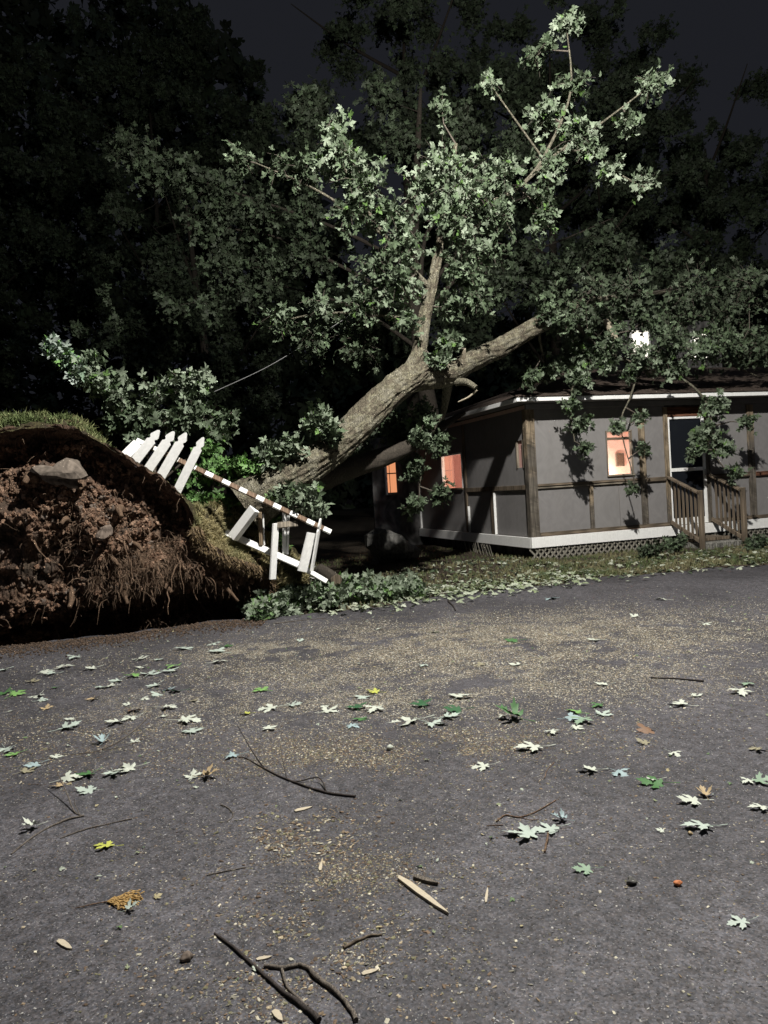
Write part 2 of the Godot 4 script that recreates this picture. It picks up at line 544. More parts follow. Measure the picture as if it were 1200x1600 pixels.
func ground():
	# driveway sheet with a ragged far edge and a thickness
	var rim := []
	for k in EDGE.size() - 1:
		var a := Vector2(EDGE[k][0], EDGE[k][1])
		var b := Vector2(EDGE[k + 1][0], EDGE[k + 1][1])
		var n := int(clampf(a.distance_to(b) / 0.045, 1.0, 90.0))
		for i in n:
			var p := a.lerp(b, float(i) / n)
			p.y += 0.22 * fbm(Vector3(p.x, 2, p.y), 0.7) * smoothstep(-0.5, 1.0, p.x) + 0.13 * fbm(Vector3(p.x, 0, p.y), 1.6) + 0.035 * fbm(Vector3(p.x, 5, p.y), 7.0)
			rim.append(p)
	rim.append(Vector2(60.0, -22.0))
	var st := start()
	st.set_smooth_group(-1)
	for i in rim.size() - 1:
		var a: Vector2 = rim[i]
		var b: Vector2 = rim[i + 1]
		var a3 := Vector3(a.x, 0, a.y)
		var b3 := Vector3(b.x, 0, b.y)
		quad(st, Vector3(a.x, -0.1, a.y - 0.02), Vector3(b.x, -0.1, b.y - 0.02), b3, a3)
		quad(st, a3, b3, Vector3(b.x, 0, 30.0), Vector3(a.x, 0, 30.0))
	tag(done(st, "driveway", M.asphalt), "", "", "", "structure")
	# lawn and bare earth, with the pit the roots were torn from
	st = start()
	var x0 := -10.0
	var z0 := -24.0
	var dx := 0.1
	var nx := 240
	var nz := 180
	var g := []
	for j in nz + 1:
		var row := []
		for i in nx + 1:
			var x := x0 + i * dx
			var z := z0 + j * dx
			row.append(Vector3(x, lawn_y(x, z), z))
		g.append(row)
	for j in nz:
		for i in nx:
			if g[j][i].z > edge_z(g[j][i].x) + 0.4: continue
			quad(st, g[j][i], g[j][i + 1], g[j + 1][i + 1], g[j + 1][i])
	tag(done(st, "lawn", M.dirt), "", "", "", "structure")
	st = start()
	for q in [[-150.0, -250.0, 150.0, -24.0], [-150.0, -24.0, -10.0, -6.0], [14.0, -24.0, 150.0, -12.0]]:
		quad(st, Vector3(q[0], -0.06, q[1]), Vector3(q[2], -0.06, q[1]), Vector3(q[2], -0.06, q[3]), Vector3(q[0], -0.06, q[3]))
	tag(done(st, "ground", M.dirt), "", "", "", "structure")
	grass()

func blade_mesh(blades: int, sd: int) -> Mesh:
	var r := RandomNumberGenerator.new()
	r.seed = sd
	var st := start()
	st.set_smooth_group(-1)
	for b in blades:
		var o := Vector3(r.randf_range(-0.35, 0.35), 0, r.randf_range(-0.35, 0.35))
		var a := r.randf() * TAU
		var side := Vector3(cos(a), 0, sin(a)) * 0.055
		var lean := Vector3(-sin(a), 0, cos(a)) * r.randf_range(0.1, 0.75)
		var h := r.randf_range(0.6, 1.1)
		var m := o + Vector3(0, h * 0.6, 0) + lean * 0.35
		quad(st, o - side, o + side, m + side * 0.8, m - side * 0.8)
		tri(st, m - side * 0.8, m + side * 0.8, o + Vector3(0, h * 0.95, 0) + lean)
	st.generate_normals()
	return st.commit()

func grass():
	var h := Heap.new()
	for i in 34000:
		var x := R.randf_range(-9.0, 12.0)
		var e := edge_z(x)
		var z := e - 0.1 - pow(R.randf(), 1.6) * 8.0
		if Vector2((x + 3.5) / 2.3, (z + 9.9) / 1.5).length() < 1.0: continue
		var d := fbm(Vector3(x, 1, z), 0.8)
		if d < -0.25 and R.randf() < 0.7: continue
		if x < 2.2 and x > -1.5 and R.randf() < 0.6: continue
		var c := Color(0.085, 0.115, 0.045).lerp(Color(0.20, 0.18, 0.10), clampf(0.35 + d + R.randf_range(-0.3, 0.3), 0.0, 1.0))
		var s := R.randf_range(0.035, 0.085)
		h.add(Transform3D(facing(Vector3(R.randf_range(-0.3, 0.3), 1, R.randf_range(-0.3, 0.3)), R.randf() * TAU, s), Vector3(x, lawn_y(x, z) - 0.005, z)), c)
	heaped(h, "grass", blade_mesh(7, 3), M.grass)

# ---------- house ----------
var H: Node3D

# a box in the house's own measure: u along the front, v up from its floor, s back from the front
func hb(called: String, u0: float, u1: float, v0: float, v1: float, s0: float, s1: float, m: Material, parent: Node = null, bev := 0.004) -> MeshInstance3D:
	if u1 - u0 > v1 - v0:
		for k in ['timber', 'old_timber', 'grey_timber', 'red_timber']:
			if m == M[k]: m = M[k + '_h']; break
	return box(called, Vector3((u0 + u1) * 0.5, 0.24 + (v0 + v1) * 0.5, -(s0 + s1) * 0.5), Vector3(u1 - u0, v1 - v0, s1 - s0), m, H if parent == null else parent, Basis(), bev)

# a post whose sheltered top kept its colour and whose foot has weathered
func weathered(called: String, u0: float, u1: float, v0: float, v1: float, s0: float, s1: float, keep: float):
	var st := start()
	st.set_smooth_group(-1)
	var n := 26
	var tint := func(f: float, e: float) -> Color:
		var k := clampf((keep - f) * 7.0 + 1.6 * N.get_noise_2d(f * 500.0 + u0 * 300.0, e * 90.0), 0.0, 1.0)
		return Color(0.19, 0.165, 0.135).lerp(Color(0.38, 0.30, 0.205), 1.0 - k) * (0.85 + 0.5 * N.get_noise_2d(f * 900.0, e * 300.0 + u0 * 99.0))
	var put4 := func(a: Vector3, b: Vector3, c: Vector3, d: Vector3, fa: float, fb: float, e: float):
		var q := [a, b, c, a, c, d]
		var f := [fa, fa, fb, fa, fb, fb]
		for i in 6:
			st.set_color(tint.call(f[i], e + 0.3 * (i % 2)))
			st.add_vertex(q[i])
	for k in n:
		var fa := float(k) / n
		var fb := float(k + 1) / n
		var ya := lerpf(v0, v1, fa) + 0.24
		var yb := lerpf(v0, v1, fb) + 0.24
		put4.call(Vector3(u1, ya, -s0), Vector3(u0, ya, -s0), Vector3(u0, yb, -s0), Vector3(u1, yb, -s0), fa, fb, 1.0)
		put4.call(Vector3(u0, ya, -s0), Vector3(u0, ya, -s1), Vector3(u0, yb, -s1), Vector3(u0, yb, -s0), fa, fb, 2.0)
		put4.call(Vector3(u1, ya, -s1), Vector3(u1, ya, -s0), Vector3(u1, yb, -s0), Vector3(u1, yb, -s1), fa, fb, 3.0)
	st.generate_normals()
	put(called, st.commit(), M.post, H)

func house():
	M.post = noisy(mat(Color(1, 1, 1), 0.85, true), grain_texture(128, 512, 260.0, 30.0, 0.6, 1.0, 12), Vector3(3, 1.0, 3), 0.1)
	H = base("house", Vector3(2.766, 0, -14.51), 0.3023)
	tag(H, "low grey panelled house with a white skirting board and lit windows under the fallen tree", "house")
	var y := 0.0
	# front wall
	for p in [[0.10, 1.72, 1.15, 2.62, 0], [1.72, 2.28, 2.14, 2.62, 0], [1.72, 2.28, 1.15, 1.29, 0], [2.28, 2.50, 1.15, 2.62, 0], [2.50, 3.08, 1.15, 2.62, 1], [0.10, 1.31, 0.2, 1.15, 1], [1.31, 1.938, 0.2, 1.15, 0], [1.95, 2.50, 0.2, 1.15, 0], [2.50, 3.08, 0.2, 1.15, 1], [4.05, 5.14, 1.15, 2.62, 0], [4.05, 5.14, 0.2, 1.15, 1], [5.14, 7.0, 1.15, 2.62, 1], [5.14, 7.0, 0.2, 1.15, 0], [7.0, 8.5, 0.2, 2.62, 0]]:
		hb("wall_panel", p[0], p[1], p[2], p[3], 0.03, 0.11, M.ply if p[4] == 0 else M.ply_b, null, 0.0015)
	weathered("corner_post", -0.03, 0.15, 0.205, 2.60, -0.02, 0.12, 0.72)
	weathered("post", 2.44, 2.57, 0.28, 2.57, -0.012, 0.028, 0.50)
	weathered("post", 3.03, 3.115, 0.28, 2.57, -0.014, 0.028, 0.30)
	weathered("post", 3.99, 4.09, 0.205, 2.57, -0.014, 0.028, 0.75)
	weathered("post", 5.07, 5.22, 0.28, 2.57, -0.012, 0.028, 0.86)
	weathered("post", 6.9, 7.05, 0.28, 2.57, -0.012, 0.028, 0.6)
	weathered("batten", 1.265, 1.355, 0.28, 1.10, 0.004, 0.028, 0.55)
	hb("ledge", 0.155, 3.11, 0.205, 0.278, -0.035, 0.028, M.old_timber)
	hb("ledge", 4.095, 8.5, 0.205, 0.278, -0.035, 0.028, M.old_timber)
	hb("belt_rail", 0.155, 2.437, 1.105, 1.145, -0.014, 0.028, M.grey_timber)
	hb("belt_rail", 0.155, 2.437, 1.149, 1.195, -0.035, 0.028, M.old_timber)
	hb("belt_rail", 2.573, 3.027, 1.11, 1.19, -0.02, 0.028, M.old_timber)
	hb("belt_rail", 4.095, 5.067, 1.09, 1.18, -0.02, 0.028, M.old_timber)
	hb("belt_rail", 5.223, 6.897, 1.09, 1.18, -0.02, 0.028, M.red_timber)
	hb("door_header", 3.118, 3.987, 2.372, 2.568, -0.01, 0.028, M.red_timber)
	hb("frieze_board", -0.03, 8.5, 2.603, 2.70, -0.05, 0.0, M.ply_b)
	hb("skirting_board", -0.055, 8.5, 0.0, 0.2, -0.055, 0.0, M.white_paint)
	hb("skirting_board", -0.055, 0.0, -0.005, 0.195, 0.003, 6.1, M.white_paint)
	hb("floor_slab", 0.0, 8.5, 0.03, 0.19, 0.006, 6.1, M.old_timber)
	# door
	var d := Node3D.new()
	d.name = "door"
	H.add_child(d)
	hb("stile", 3.118, 3.155, 0.21, 2.368, -0.012, 0.03, M.white_paint, d)
	hb("stile", 3.925, 3.985, 0.21, 2.368, -0.012, 0.03, M.white_paint, d)
	hb("rail", 3.157, 3.923, 2.325, 2.368, -0.01, 0.03, M.white_paint, d)
	hb("rail", 3.157, 3.923, 1.275, 1.345, -0.008, 0.03, M.white_paint, d)
	hb("rail", 3.157, 3.923, 0.21, 0.34, -0.008, 0.03, M.white_paint, d)
	hb("pane", 3.157, 3.923, 1.347, 2.323, 0.012, 0.02, M.dark_glass, d)
	hb("pane", 3.157, 3.923, 0.342, 1.273, 0.012, 0.02, M.dark_glass, d)
	hb("handle", 3.94, 3.965, 1.17, 1.30, -0.05, -0.014, M.steel, d)
	hb("backing", 3.10, 4.04, 0.2, 2.62, 0.04, 0.10, M.siding, d)
	# front window
	var w := Node3D.new()
	w.name = "window"
	H.add_child(w)
	hb("frame", 1.70, 1.73, 1.28, 2.15, 0.015, 0.10, M.grey_timber, w)
	hb("frame", 2.27, 2.30, 1.28, 2.15, 0.015, 0.10, M.grey_timber, w)
	hb("frame", 1.732, 2.268, 2.12, 2.15, 0.015, 0.10, M.grey_timber, w)
	hb("sill", 1.69, 2.31, 1.255, 1.292, -0.01, 0.10, M.grey_timber, w)
	hb("dark_strip", 1.732, 2.268, 1.965, 2.015, 0.03, 0.08, M.old_timber, w)  # dark strip across the opening, between the two panes
	hb("pane", 1.732, 2.268, 1.294, 1.963, 0.05, 0.056, M.glass, w)
	hb("pane", 1.732, 2.268, 2.017, 2.118, 0.05, 0.056, M.glass, w)
	# left side wall, seen at a slant
	for p in [[0.12, 0.24, 0.195, 2.62], [0.24, 0.52, 0.195, 1.53], [0.24, 0.52, 2.05, 2.62], [0.52, 3.24, 0.195, 2.62], [3.24, 4.45, 0.195, 1.20], [3.24, 4.45, 2.0, 2.62], [4.45, 6.1, 0.195, 2.62]]:
		hb("side_wall_panel", 0.03, 0.11, p[2], p[3], p[0], p[1], M.ply_b, null, 0.0015)
	hb("side_rail", -0.01, 0.028, 1.10, 1.19, 0.125, 3.0, M.old_timber)
	hb("side_post", -0.012, 0.028, 0.2, 2.6, 2.98, 3.06, M.old_timber)
	hb("side_batten", -0.025, 0.028, 0.2, 0.78, 2.91, 2.93, M.white_paint)
	hb("side_batten", -0.025, 0.028, 0.2, 1.06, 1.56, 1.58, M.white_paint)
	hb("side_batten", -0.015, 0.028, 0.2, 1.095, 1.60, 1.74, M.old_timber)
	hb("side_batten", -0.02, 0.028, 0.2, 2.5, 6.04, 6.11, M.white_paint)
	var w2 := Node3D.new()
	w2.name = "side_window"
	H.add_child(w2)
	hb("frame", 0.015, 0.1, 1.19, 2.01, 3.225, 3.25, M.white_paint, w2)
	hb("frame", 0.015, 0.1, 1.19, 2.01, 4.44, 4.465, M.white_paint, w2)
	hb("frame", 0.015, 0.1, 1.975, 2.01, 3.252, 4.438, M.white_paint, w2)
	hb("sill", -0.015, 0.1, 1.165, 1.205, 3.21, 4.48, M.timber, w2)
	hb("pane", 0.05, 0.056, 1.207, 1.973, 3.252, 4.438, M.glass, w2)
	hb("curtain", 0.115, 0.53, 0.9, 2.4, 4.93, 4.96, M.pink_cloth, w2)
	var w3 := Node3D.new()
	w3.name = "narrow_window"
	H.add_child(w3)
	hb("frame", 0.01, 0.1, 1.52, 2.06, 0.235, 0.262, M.grey_timber, w3)
	hb("frame", 0.01, 0.1, 1.52, 2.06, 0.50, 0.527, M.grey_timber, w3)
	hb("blind", 0.06, 0.066, 1.53, 2.05, 0.264, 0.498, M.pink_cloth, w3)
	# eaves and roof
	hb("fascia_board", -0.38, 8.9, 2.712, 2.79, -0.38, -0.345, M.white_paint)
	hb("fascia_board", -0.38, -0.345, 2.705, 2.785, -0.342, 3.1, M.white_paint)
	hb("fascia_board", -0.36, -0.325, 2.52, 2.60, 3.15, 6.5, M.white_paint)
	hb("soffit_board", -0.342, 8.9, 2.71, 2.725, -0.342, 0.03, M.ply_b)
	hb("soffit_board", -0.342, 0.03, 2.712, 2.727, 0.033, 3.1, M.ply_b)
	hb("ceiling_board", 0.033, 8.5, 2.62, 2.70, 0.033, 6.1, M.pink_wall)
	roof()
	# rooms behind the windows
	hb("room_wall", 0.112, 3.0, 0.19, 2.618, 1.10, 1.16, M.pink_wall)
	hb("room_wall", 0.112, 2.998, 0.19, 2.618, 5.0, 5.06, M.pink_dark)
	hb("room_wall", 3.0, 3.07, 0.19, 2.618, 0.112, 6.0, M.pink_wall)
	hb("rear_wall", 6.2, 9.9, 2.62, 5.7, 6.12, 6.2, M.siding)
	hb("rear_wall", -1.25, 8.5, -0.24, 2.615, 6.12, 6.2, M.siding)
	hb("end_wall", 8.5, 8.58, -0.2, 2.62, 0.0, 6.1, M.ply)
	room_lamp(Vector3(2.12, 0.19, -0.80), 0.98, 1.1, Color(1.0, 0.92, 0.86))
	room_lamp(Vector3(1.7, 0.19, -3.2), 1.5, 2.1, Color(1.0, 0.88, 0.80))
	var pic := base("framed_picture", H.transform * Vector3(2.72, 0.24 + 1.60, -1.08), 0.3023)
	tag(pic, "small dark framed picture on the lit wall behind the front window", "picture")
	box("frame", Vector3.ZERO, Vector3(0.20, 0.28, 0.03), M.old_timber, pic)
	box("picture_print", Vector3(0, 0, 0.016), Vector3(0.15, 0.22, 0.006), M.root, pic)
	# rear part: added upper windows glow for an unexplained white spot among leaves
	var glow := StandardMaterial3D.new()
	glow.albedo_color = Color(0.9, 0.9, 0.88)
	glow.emission_enabled = true
	glow.emission = Color(1.0, 0.97, 0.90)
	glow.emission_energy_multiplier = 0.95
	for q in [[6.75, 7.30, 4.45, 5.40], [8.84, 9.33, 4.60, 5.32]]:
		var uw := Node3D.new()
		uw.name = "assumed_upper_window" if not H.has_node("assumed_upper_window") else "assumed_upper_window_001"
		H.add_child(uw)
		hb("glowing_pane", q[0], q[1], q[2], q[3], 6.09, 6.118, glow, uw)
		hb("frame", q[0] - 0.06, q[0] - 0.003, q[2] - 0.06, q[3] + 0.06, 6.06, 6.118, M.white_paint, uw)
		hb("frame", q[1] + 0.003, q[1] + 0.06, q[2] - 0.06, q[3] + 0.06, 6.06, 6.118, M.white_paint, uw)
		hb("sill", q[0] - 0.002, q[1] + 0.002, q[2] - 0.06, q[2] - 0.003, 6.06, 6.118, M.white_paint, uw)
	var warm := StandardMaterial3D.new()
	warm.albedo_color = Color(0.8, 0.6, 0.5)
	warm.emission_enabled = true
	warm.emission = Color(1.0, 0.66, 0.46)
	warm.emission_energy_multiplier = 0.42
	var lw := Node3D.new()
	lw.name = "rear_window"
	H.add_child(lw)
	hb("glowing_pane", -0.86, -0.61, 1.18, 2.03, 6.09, 6.118, warm, lw)
	hb("muntin", -0.858, -0.612, 1.66, 1.69, 6.07, 6.088, M.old_timber, lw)
	hb("muntin", -0.80, -0.785, 1.18, 2.03, 6.072, 6.086, M.old_timber, lw)
	hb("frame", -0.92, -0.863, 1.12, 2.09, 6.05, 6.118, M.white_paint, lw)
	hb("sill", -0.86, -0.58, 1.11, 1.175, 6.04, 6.118, M.grey_timber, lw)
	lattice()
	steps()

func room_lamp(at: Vector3, high: float, power: float, tone: Color):
	var o := base("floor_lamp", H.transform * (at + Vector3(0, 0.24, 0)), 0.0)
	tag(o, "floor lamp lighting the room behind the %s window" % ("front" if high < 1.2 else "side"), "floor lamp")
	var st := start()
	tube(st, [Vector3.ZERO, Vector3(0, 0.02, 0), Vector3(0, 0.03, 0)], [0.12, 0.12, 0.03], 12)
	done(st, "foot", M.steel, o)
	st = start()
	tube(st, [Vector3(0, 0.03, 0), Vector3(0, high - 0.06, 0)], [0.012, 0.012], 8)
	done(st, "pole", M.steel, o)
	var sp := SphereMesh.new()
	sp.radius = 0.06; sp.height = 0.12
	var g := StandardMaterial3D.new()
	g.albedo_color = Color(0.9, 0.85, 0.75)
	g.emission_enabled = true
	g.emission = tone
	g.emission_energy_multiplier = 2.0
	put("lamp_bulb", sp, g, o).position = Vector3(0, high, 0)
	var l := OmniLight3D.new()
	l.name = "room_light"
	l.light_energy = power
	l.light_color = tone
	l.light_size = 0.05
	l.omni_range = 12.0
	l.omni_attenuation = 2.0
	l.shadow_enabled = true
	l.position = Vector3(0, high, 0)
	o.add_child(l)

func roof():
	var rf := Node3D.new()
	rf.name = "roof"
	H.add_child(rf)
	# hipped roof: rows of shingles step up the front slope and the side slope
	var pitch := 0.30
	var rows := 13
	for k in rows:
		var s0 := -0.40 + k * 0.25
		var yv := 2.80 + (s0 + 0.40) * pitch
		var inset := (k * 0.25)
		var u := -0.40 + inset
		var n := 0
		while u < 8.9:
			var wdt := R.randf_range(0.75, 1.1)
			var st := start()
			bx(st, Transform3D(Basis(Vector3.RIGHT, atan(pitch)), Vector3.ZERO), Vector3(minf(wdt, 8.95 - u) - 0.006, 0.02, 0.34), 0.003)
			var o := done(st, "shingle", M.roof, rf, false)
			o.position = Vector3(u + minf(wdt, 8.95 - u) * 0.5, 0.24 + yv + 0.055 + R.randf_range(-0.004, 0.004), -s0 - 0.16)
			u += wdt
			n += 1
			if n > 20: break
	var st2 := start()
	st2.set_smooth_group(-1)
	var a := Vector3(-0.38, 3.03, 0.38)
	var b := Vector3(8.9, 3.03, 0.38)
	var c := Vector3(8.9, 3.03 + 0.975, -2.87)
	var e := Vector3(2.87, 3.03 + 0.975, -2.87)
	var f := Vector3(-0.38, 3.03, -6.1)
	var g := Vector3(2.87, 3.03 + 0.975, -6.1)
	quad(st2, a, e, c, b)
	quad(st2, a, f, g, e)
	quad(st2, e, g, Vector3(8.9, 4.0, -6.1), c)
	done(st2, "roof_deck", M.roof, rf, false)

func lattice():
	var lt := Node3D.new()
	lt.name = "lattice"
	H.add_child(lt)
	var step := 0.125
	for side in [-1.0, 1.0]:
		var u := 0.02
		while u < 6.6:
			if not (u > 3.0 and u < 4.0):
				var o := box("slat", Vector3(u, 0.105 + R.randf_range(-0.006, 0.006), 0.02 - 0.008 * side), Vector3(0.036, 0.31, 0.007), M.lattice, lt, Basis(Vector3.BACK, side * 0.78), 0.002)
			u += step
	# a broken, leaning row along the shaded side
	for k in 15:
		var s := 1.55 + k * 0.095
		box("loose_slat", Vector3(-0.12 - R.randf() * 0.05, 0.11, -s), Vector3(0.008, 0.26 + R.randf() * 0.06, 0.02), M.lattice, lt, Basis(Vector3.RIGHT, -0.5 + R.randf_range(-0.12, 0.12)), 0.002)
	hb("footing_board", 0.16, 8.4, -0.24, 0.0, 0.25, 0.3, M.siding)
	hb("footing_board", 0.2, 0.25, -0.24, 0.0, 0.3, 6.1, M.siding)
	for q in [[0.40, 0.78], [0.80, 1.2]]:
		hb("foundation_block", q[0], q[1], -0.24, -0.055 + 0.03 * q[0], 0.03, 0.2, M.concrete, null, 0.01)

func steps():
	var o := base("porch_steps", H.transform * Vector3(3.5, 0, 0.0), 0.3023)
	tag(o, "short flight of porch steps with weathered wooden railings below the screen door", "steps")
	var at := func(u: float, y: float, out: float) -> Vector3: return Vector3(u - 3.5, y, out)
	box("tread", at.call(3.54, 0.065, 0.60), Vector3(0.86, 0.13, 0.66), M.concrete, o, Basis(), 0.012)
	box("tread", at.call(3.54, 0.17, 0.36), Vector3(0.86, 0.06, 0.52), M.old_timber, o)
	box("riser", at.call(3.54, 0.105, 0.60), Vector3(0.84, 0.05, 0.02), M.old_timber, o)
	for u in [3.05, 4.03]:
		var st := start()
		bx(st, Transform3D(Basis(), Vector3.ZERO), Vector3(0.088, 1.14, 0.088), 0.012)
		var nw := done(st, "newel_post", M.old_timber, o, false)
		nw.position = at.call(u, 0.57, 0.93)
		board("handrail", at.call(u, 1.42, 0.02), at.call(u, 1.07, 0.95), 0.088, 0.04, Vector3(0, 1, 0), M.old_timber, o)
		board("lower_rail", at.call(u, 0.52, 0.06), at.call(u, 0.17, 0.885), 0.04, 0.075, Vector3(0, 1, 0), M.old_timber, o)
		for k in 6:
			var f := 0.13 + k * 0.128
			var dy := -0.355 * f
			board("baluster", at.call(u + 0.035, 0.53 + dy - 0.06, 0.05 + f * 0.9), at.call(u + 0.035, 1.42 + dy - 0.03, 0.05 + f * 0.9), 0.034, 0.034, Vector3(1, 0, 0), M.old_timber, o)

# ---------- leaves on twigs ----------
var joints: Array = [] # places on the limbs where a twig may start

# hangs a bunch of leafy twigs round a point
func bunch(h: Heap, twigs: SurfaceTool, c: Vector3, r: float, density: float, tone: float, size := 0.12, droop := 0.25):
	if not joints.is_empty():
		var best: Vector3 = joints[0]
		for j in joints:
			if c.distance_squared_to(j) < c.distance_squared_to(best): best = j
		var mid := best.lerp(c, 0.5) + unit() * 0.12 * best.distance_to(c)
		if best.distance_to(c) < 2.2:
			tube(twigs, [best, mid, c], [0.016, 0.011, 0.007], 4, false)
	var count := int(maxf(3.0, 210.0 * r * r * density))
	for k in count:
		var a := c + unit() * r * 0.35 * R.randf()
		var dir := (unit() + Vector3(0, -droop, 0)).normalized()
		var b := a + dir * r * R.randf_range(0.45, 0.95)
		var m := a.lerp(b, 0.5) + Vector3(0, 0.1 * r, 0)
		tube(twigs, [a, m, b], [0.005, 0.004, 0.002], 3, false)
		for q in 7:
			var f := 0.15 + 0.85 * q / 6.0
			var p := a.lerp(m, f * 2.0) if f < 0.5 else m.lerp(b, f * 2.0 - 1.0)
			p += unit() * 0.06
			var up := (unit() + Vector3(0, 0.35, 0)).normalized()
			var s := size * R.randf_range(0.65, 1.15)
			h.add(Transform3D(facing(up, R.randf() * TAU, s), p), leaf_tone(tone))

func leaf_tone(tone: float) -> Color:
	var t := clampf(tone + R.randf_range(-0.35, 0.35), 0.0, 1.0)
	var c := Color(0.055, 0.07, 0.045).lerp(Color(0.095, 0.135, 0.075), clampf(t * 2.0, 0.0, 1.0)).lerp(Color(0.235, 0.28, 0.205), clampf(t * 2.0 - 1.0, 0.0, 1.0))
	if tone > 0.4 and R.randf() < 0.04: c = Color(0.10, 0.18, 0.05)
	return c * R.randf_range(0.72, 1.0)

var low_leaf: Mesh

func limb(called: String, pts: Array, radii: Array, m: Material, parent: Node, steps := 5) -> MeshInstance3D:
	var cv := curve(pts, radii, steps)
	var st := start()
	if radii[0] > 0.1: barked(st, cv[0], cv[1], 26, 0.008, 0.12)
	else: tube(st, cv[0], cv[1], 8)
	for k in range(2, cv[0].size()): joints.append(cv[0][k])
	return done(st, called, m, parent)

# ---------- standing trees beyond the house ----------
func far_tree(at: Vector3, high: float, wide: float, bunches: int, lean: Vector3, label: String, tone: float, size: float):
	var o := base("maple_tree", at)
	tag(o, label, "tree", "dark trees standing beyond the house")
	joints = []
	var top := Vector3(0, high * 0.8, 0) + lean
	limb("trunk", [Vector3(0, -0.1, 0), Vector3(0.05, high * 0.25, 0), Vector3(0, high * 0.5, 0) + lean * 0.5, top], [0.34, 0.27, 0.18, 0.05], M.dark_bark, o, 6)
	for k in 7:
		var f := 0.25 + 0.08 * k
		var p := Vector3(0, high * f, 0) + lean * f
		var a := k * 2.4 + at.x
		var e := p + Vector3(cos(a) * wide * 0.75, high * 0.16, sin(a) * wide * 0.75)
		limb("limb", [p, p.lerp(e, 0.5) + Vector3(0, -0.2, 0), e], [0.095, 0.06, 0.02], M.dark_bark, o, 4)
	var h := Heap.new()
	var tw := start()
	for k in bunches:
		var u := unit()
		var rad := pow(R.randf(), 0.4)
		var c := Vector3(u.x * wide * rad, high * 0.60 + u.y * high * 0.38 * rad, u.z * wide * rad) + lean * 0.6
		if c.y < 1.0: continue
		bunch(h, tw, c, R.randf_range(0.6, 1.3) * size * 4.5, 0.22 / (size * size * 20.0), tone, size)
	done(tw, "twigs", M.dark_bark, o)
	heaped(h, "foliage", low_leaf, M.leaf, o)

func far_trees():
	low_leaf = leaf_mesh(HALF_LOW, 0.12, -0.14, 0.1, 4, 0.0)
	far_woods()
	dim_maple()
	far_tree(Vector3(-8.0, -0.05, -38.0), 20.0, 6.0, 80, Vector3(-0.6, 0, 0.5), "broad dim maple standing behind the upturned roots", 0.12, 0.2)
	far_tree(Vector3(1.6, -0.05, -36.0), 28.0, 7.0, 130, Vector3(0.6, 0, 0), "tallest dark tree, behind the middle of the fallen trunk", 0.12, 0.2)
	far_tree(Vector3(8.6, -0.05, -37.0), 24.5, 6.8, 130, Vector3(0.3, 0, 0), "dark tree rising behind the house roof", 0.12, 0.2)
	far_tree(Vector3(18.5, -0.05, -43.0), 24.0, 6.0, 120, Vector3(0.3, 0, 0), "lower dark tree behind the right end of the house", 0.12, 0.22)
	far_tree(Vector3(13.6, -0.05, -45.0), 28.5, 7.0, 120, Vector3(0.3, 0, 0), "tall dark tree rising highest above the right half of the house", 0.12, 0.24)
	far_tree(Vector3(-15.5, -0.05, -58.0), 41.0, 10.5, 150, Vector3(0, 0, 0), "towering dark tree at the left, almost lost in the night", 0.12, 0.3)
	far_tree(Vector3(-30.0, -0.05, -60.0), 43.0, 11.0, 150, Vector3(0, 0, 0), "dark tree filling the left edge behind all others", 0.12, 0.3)

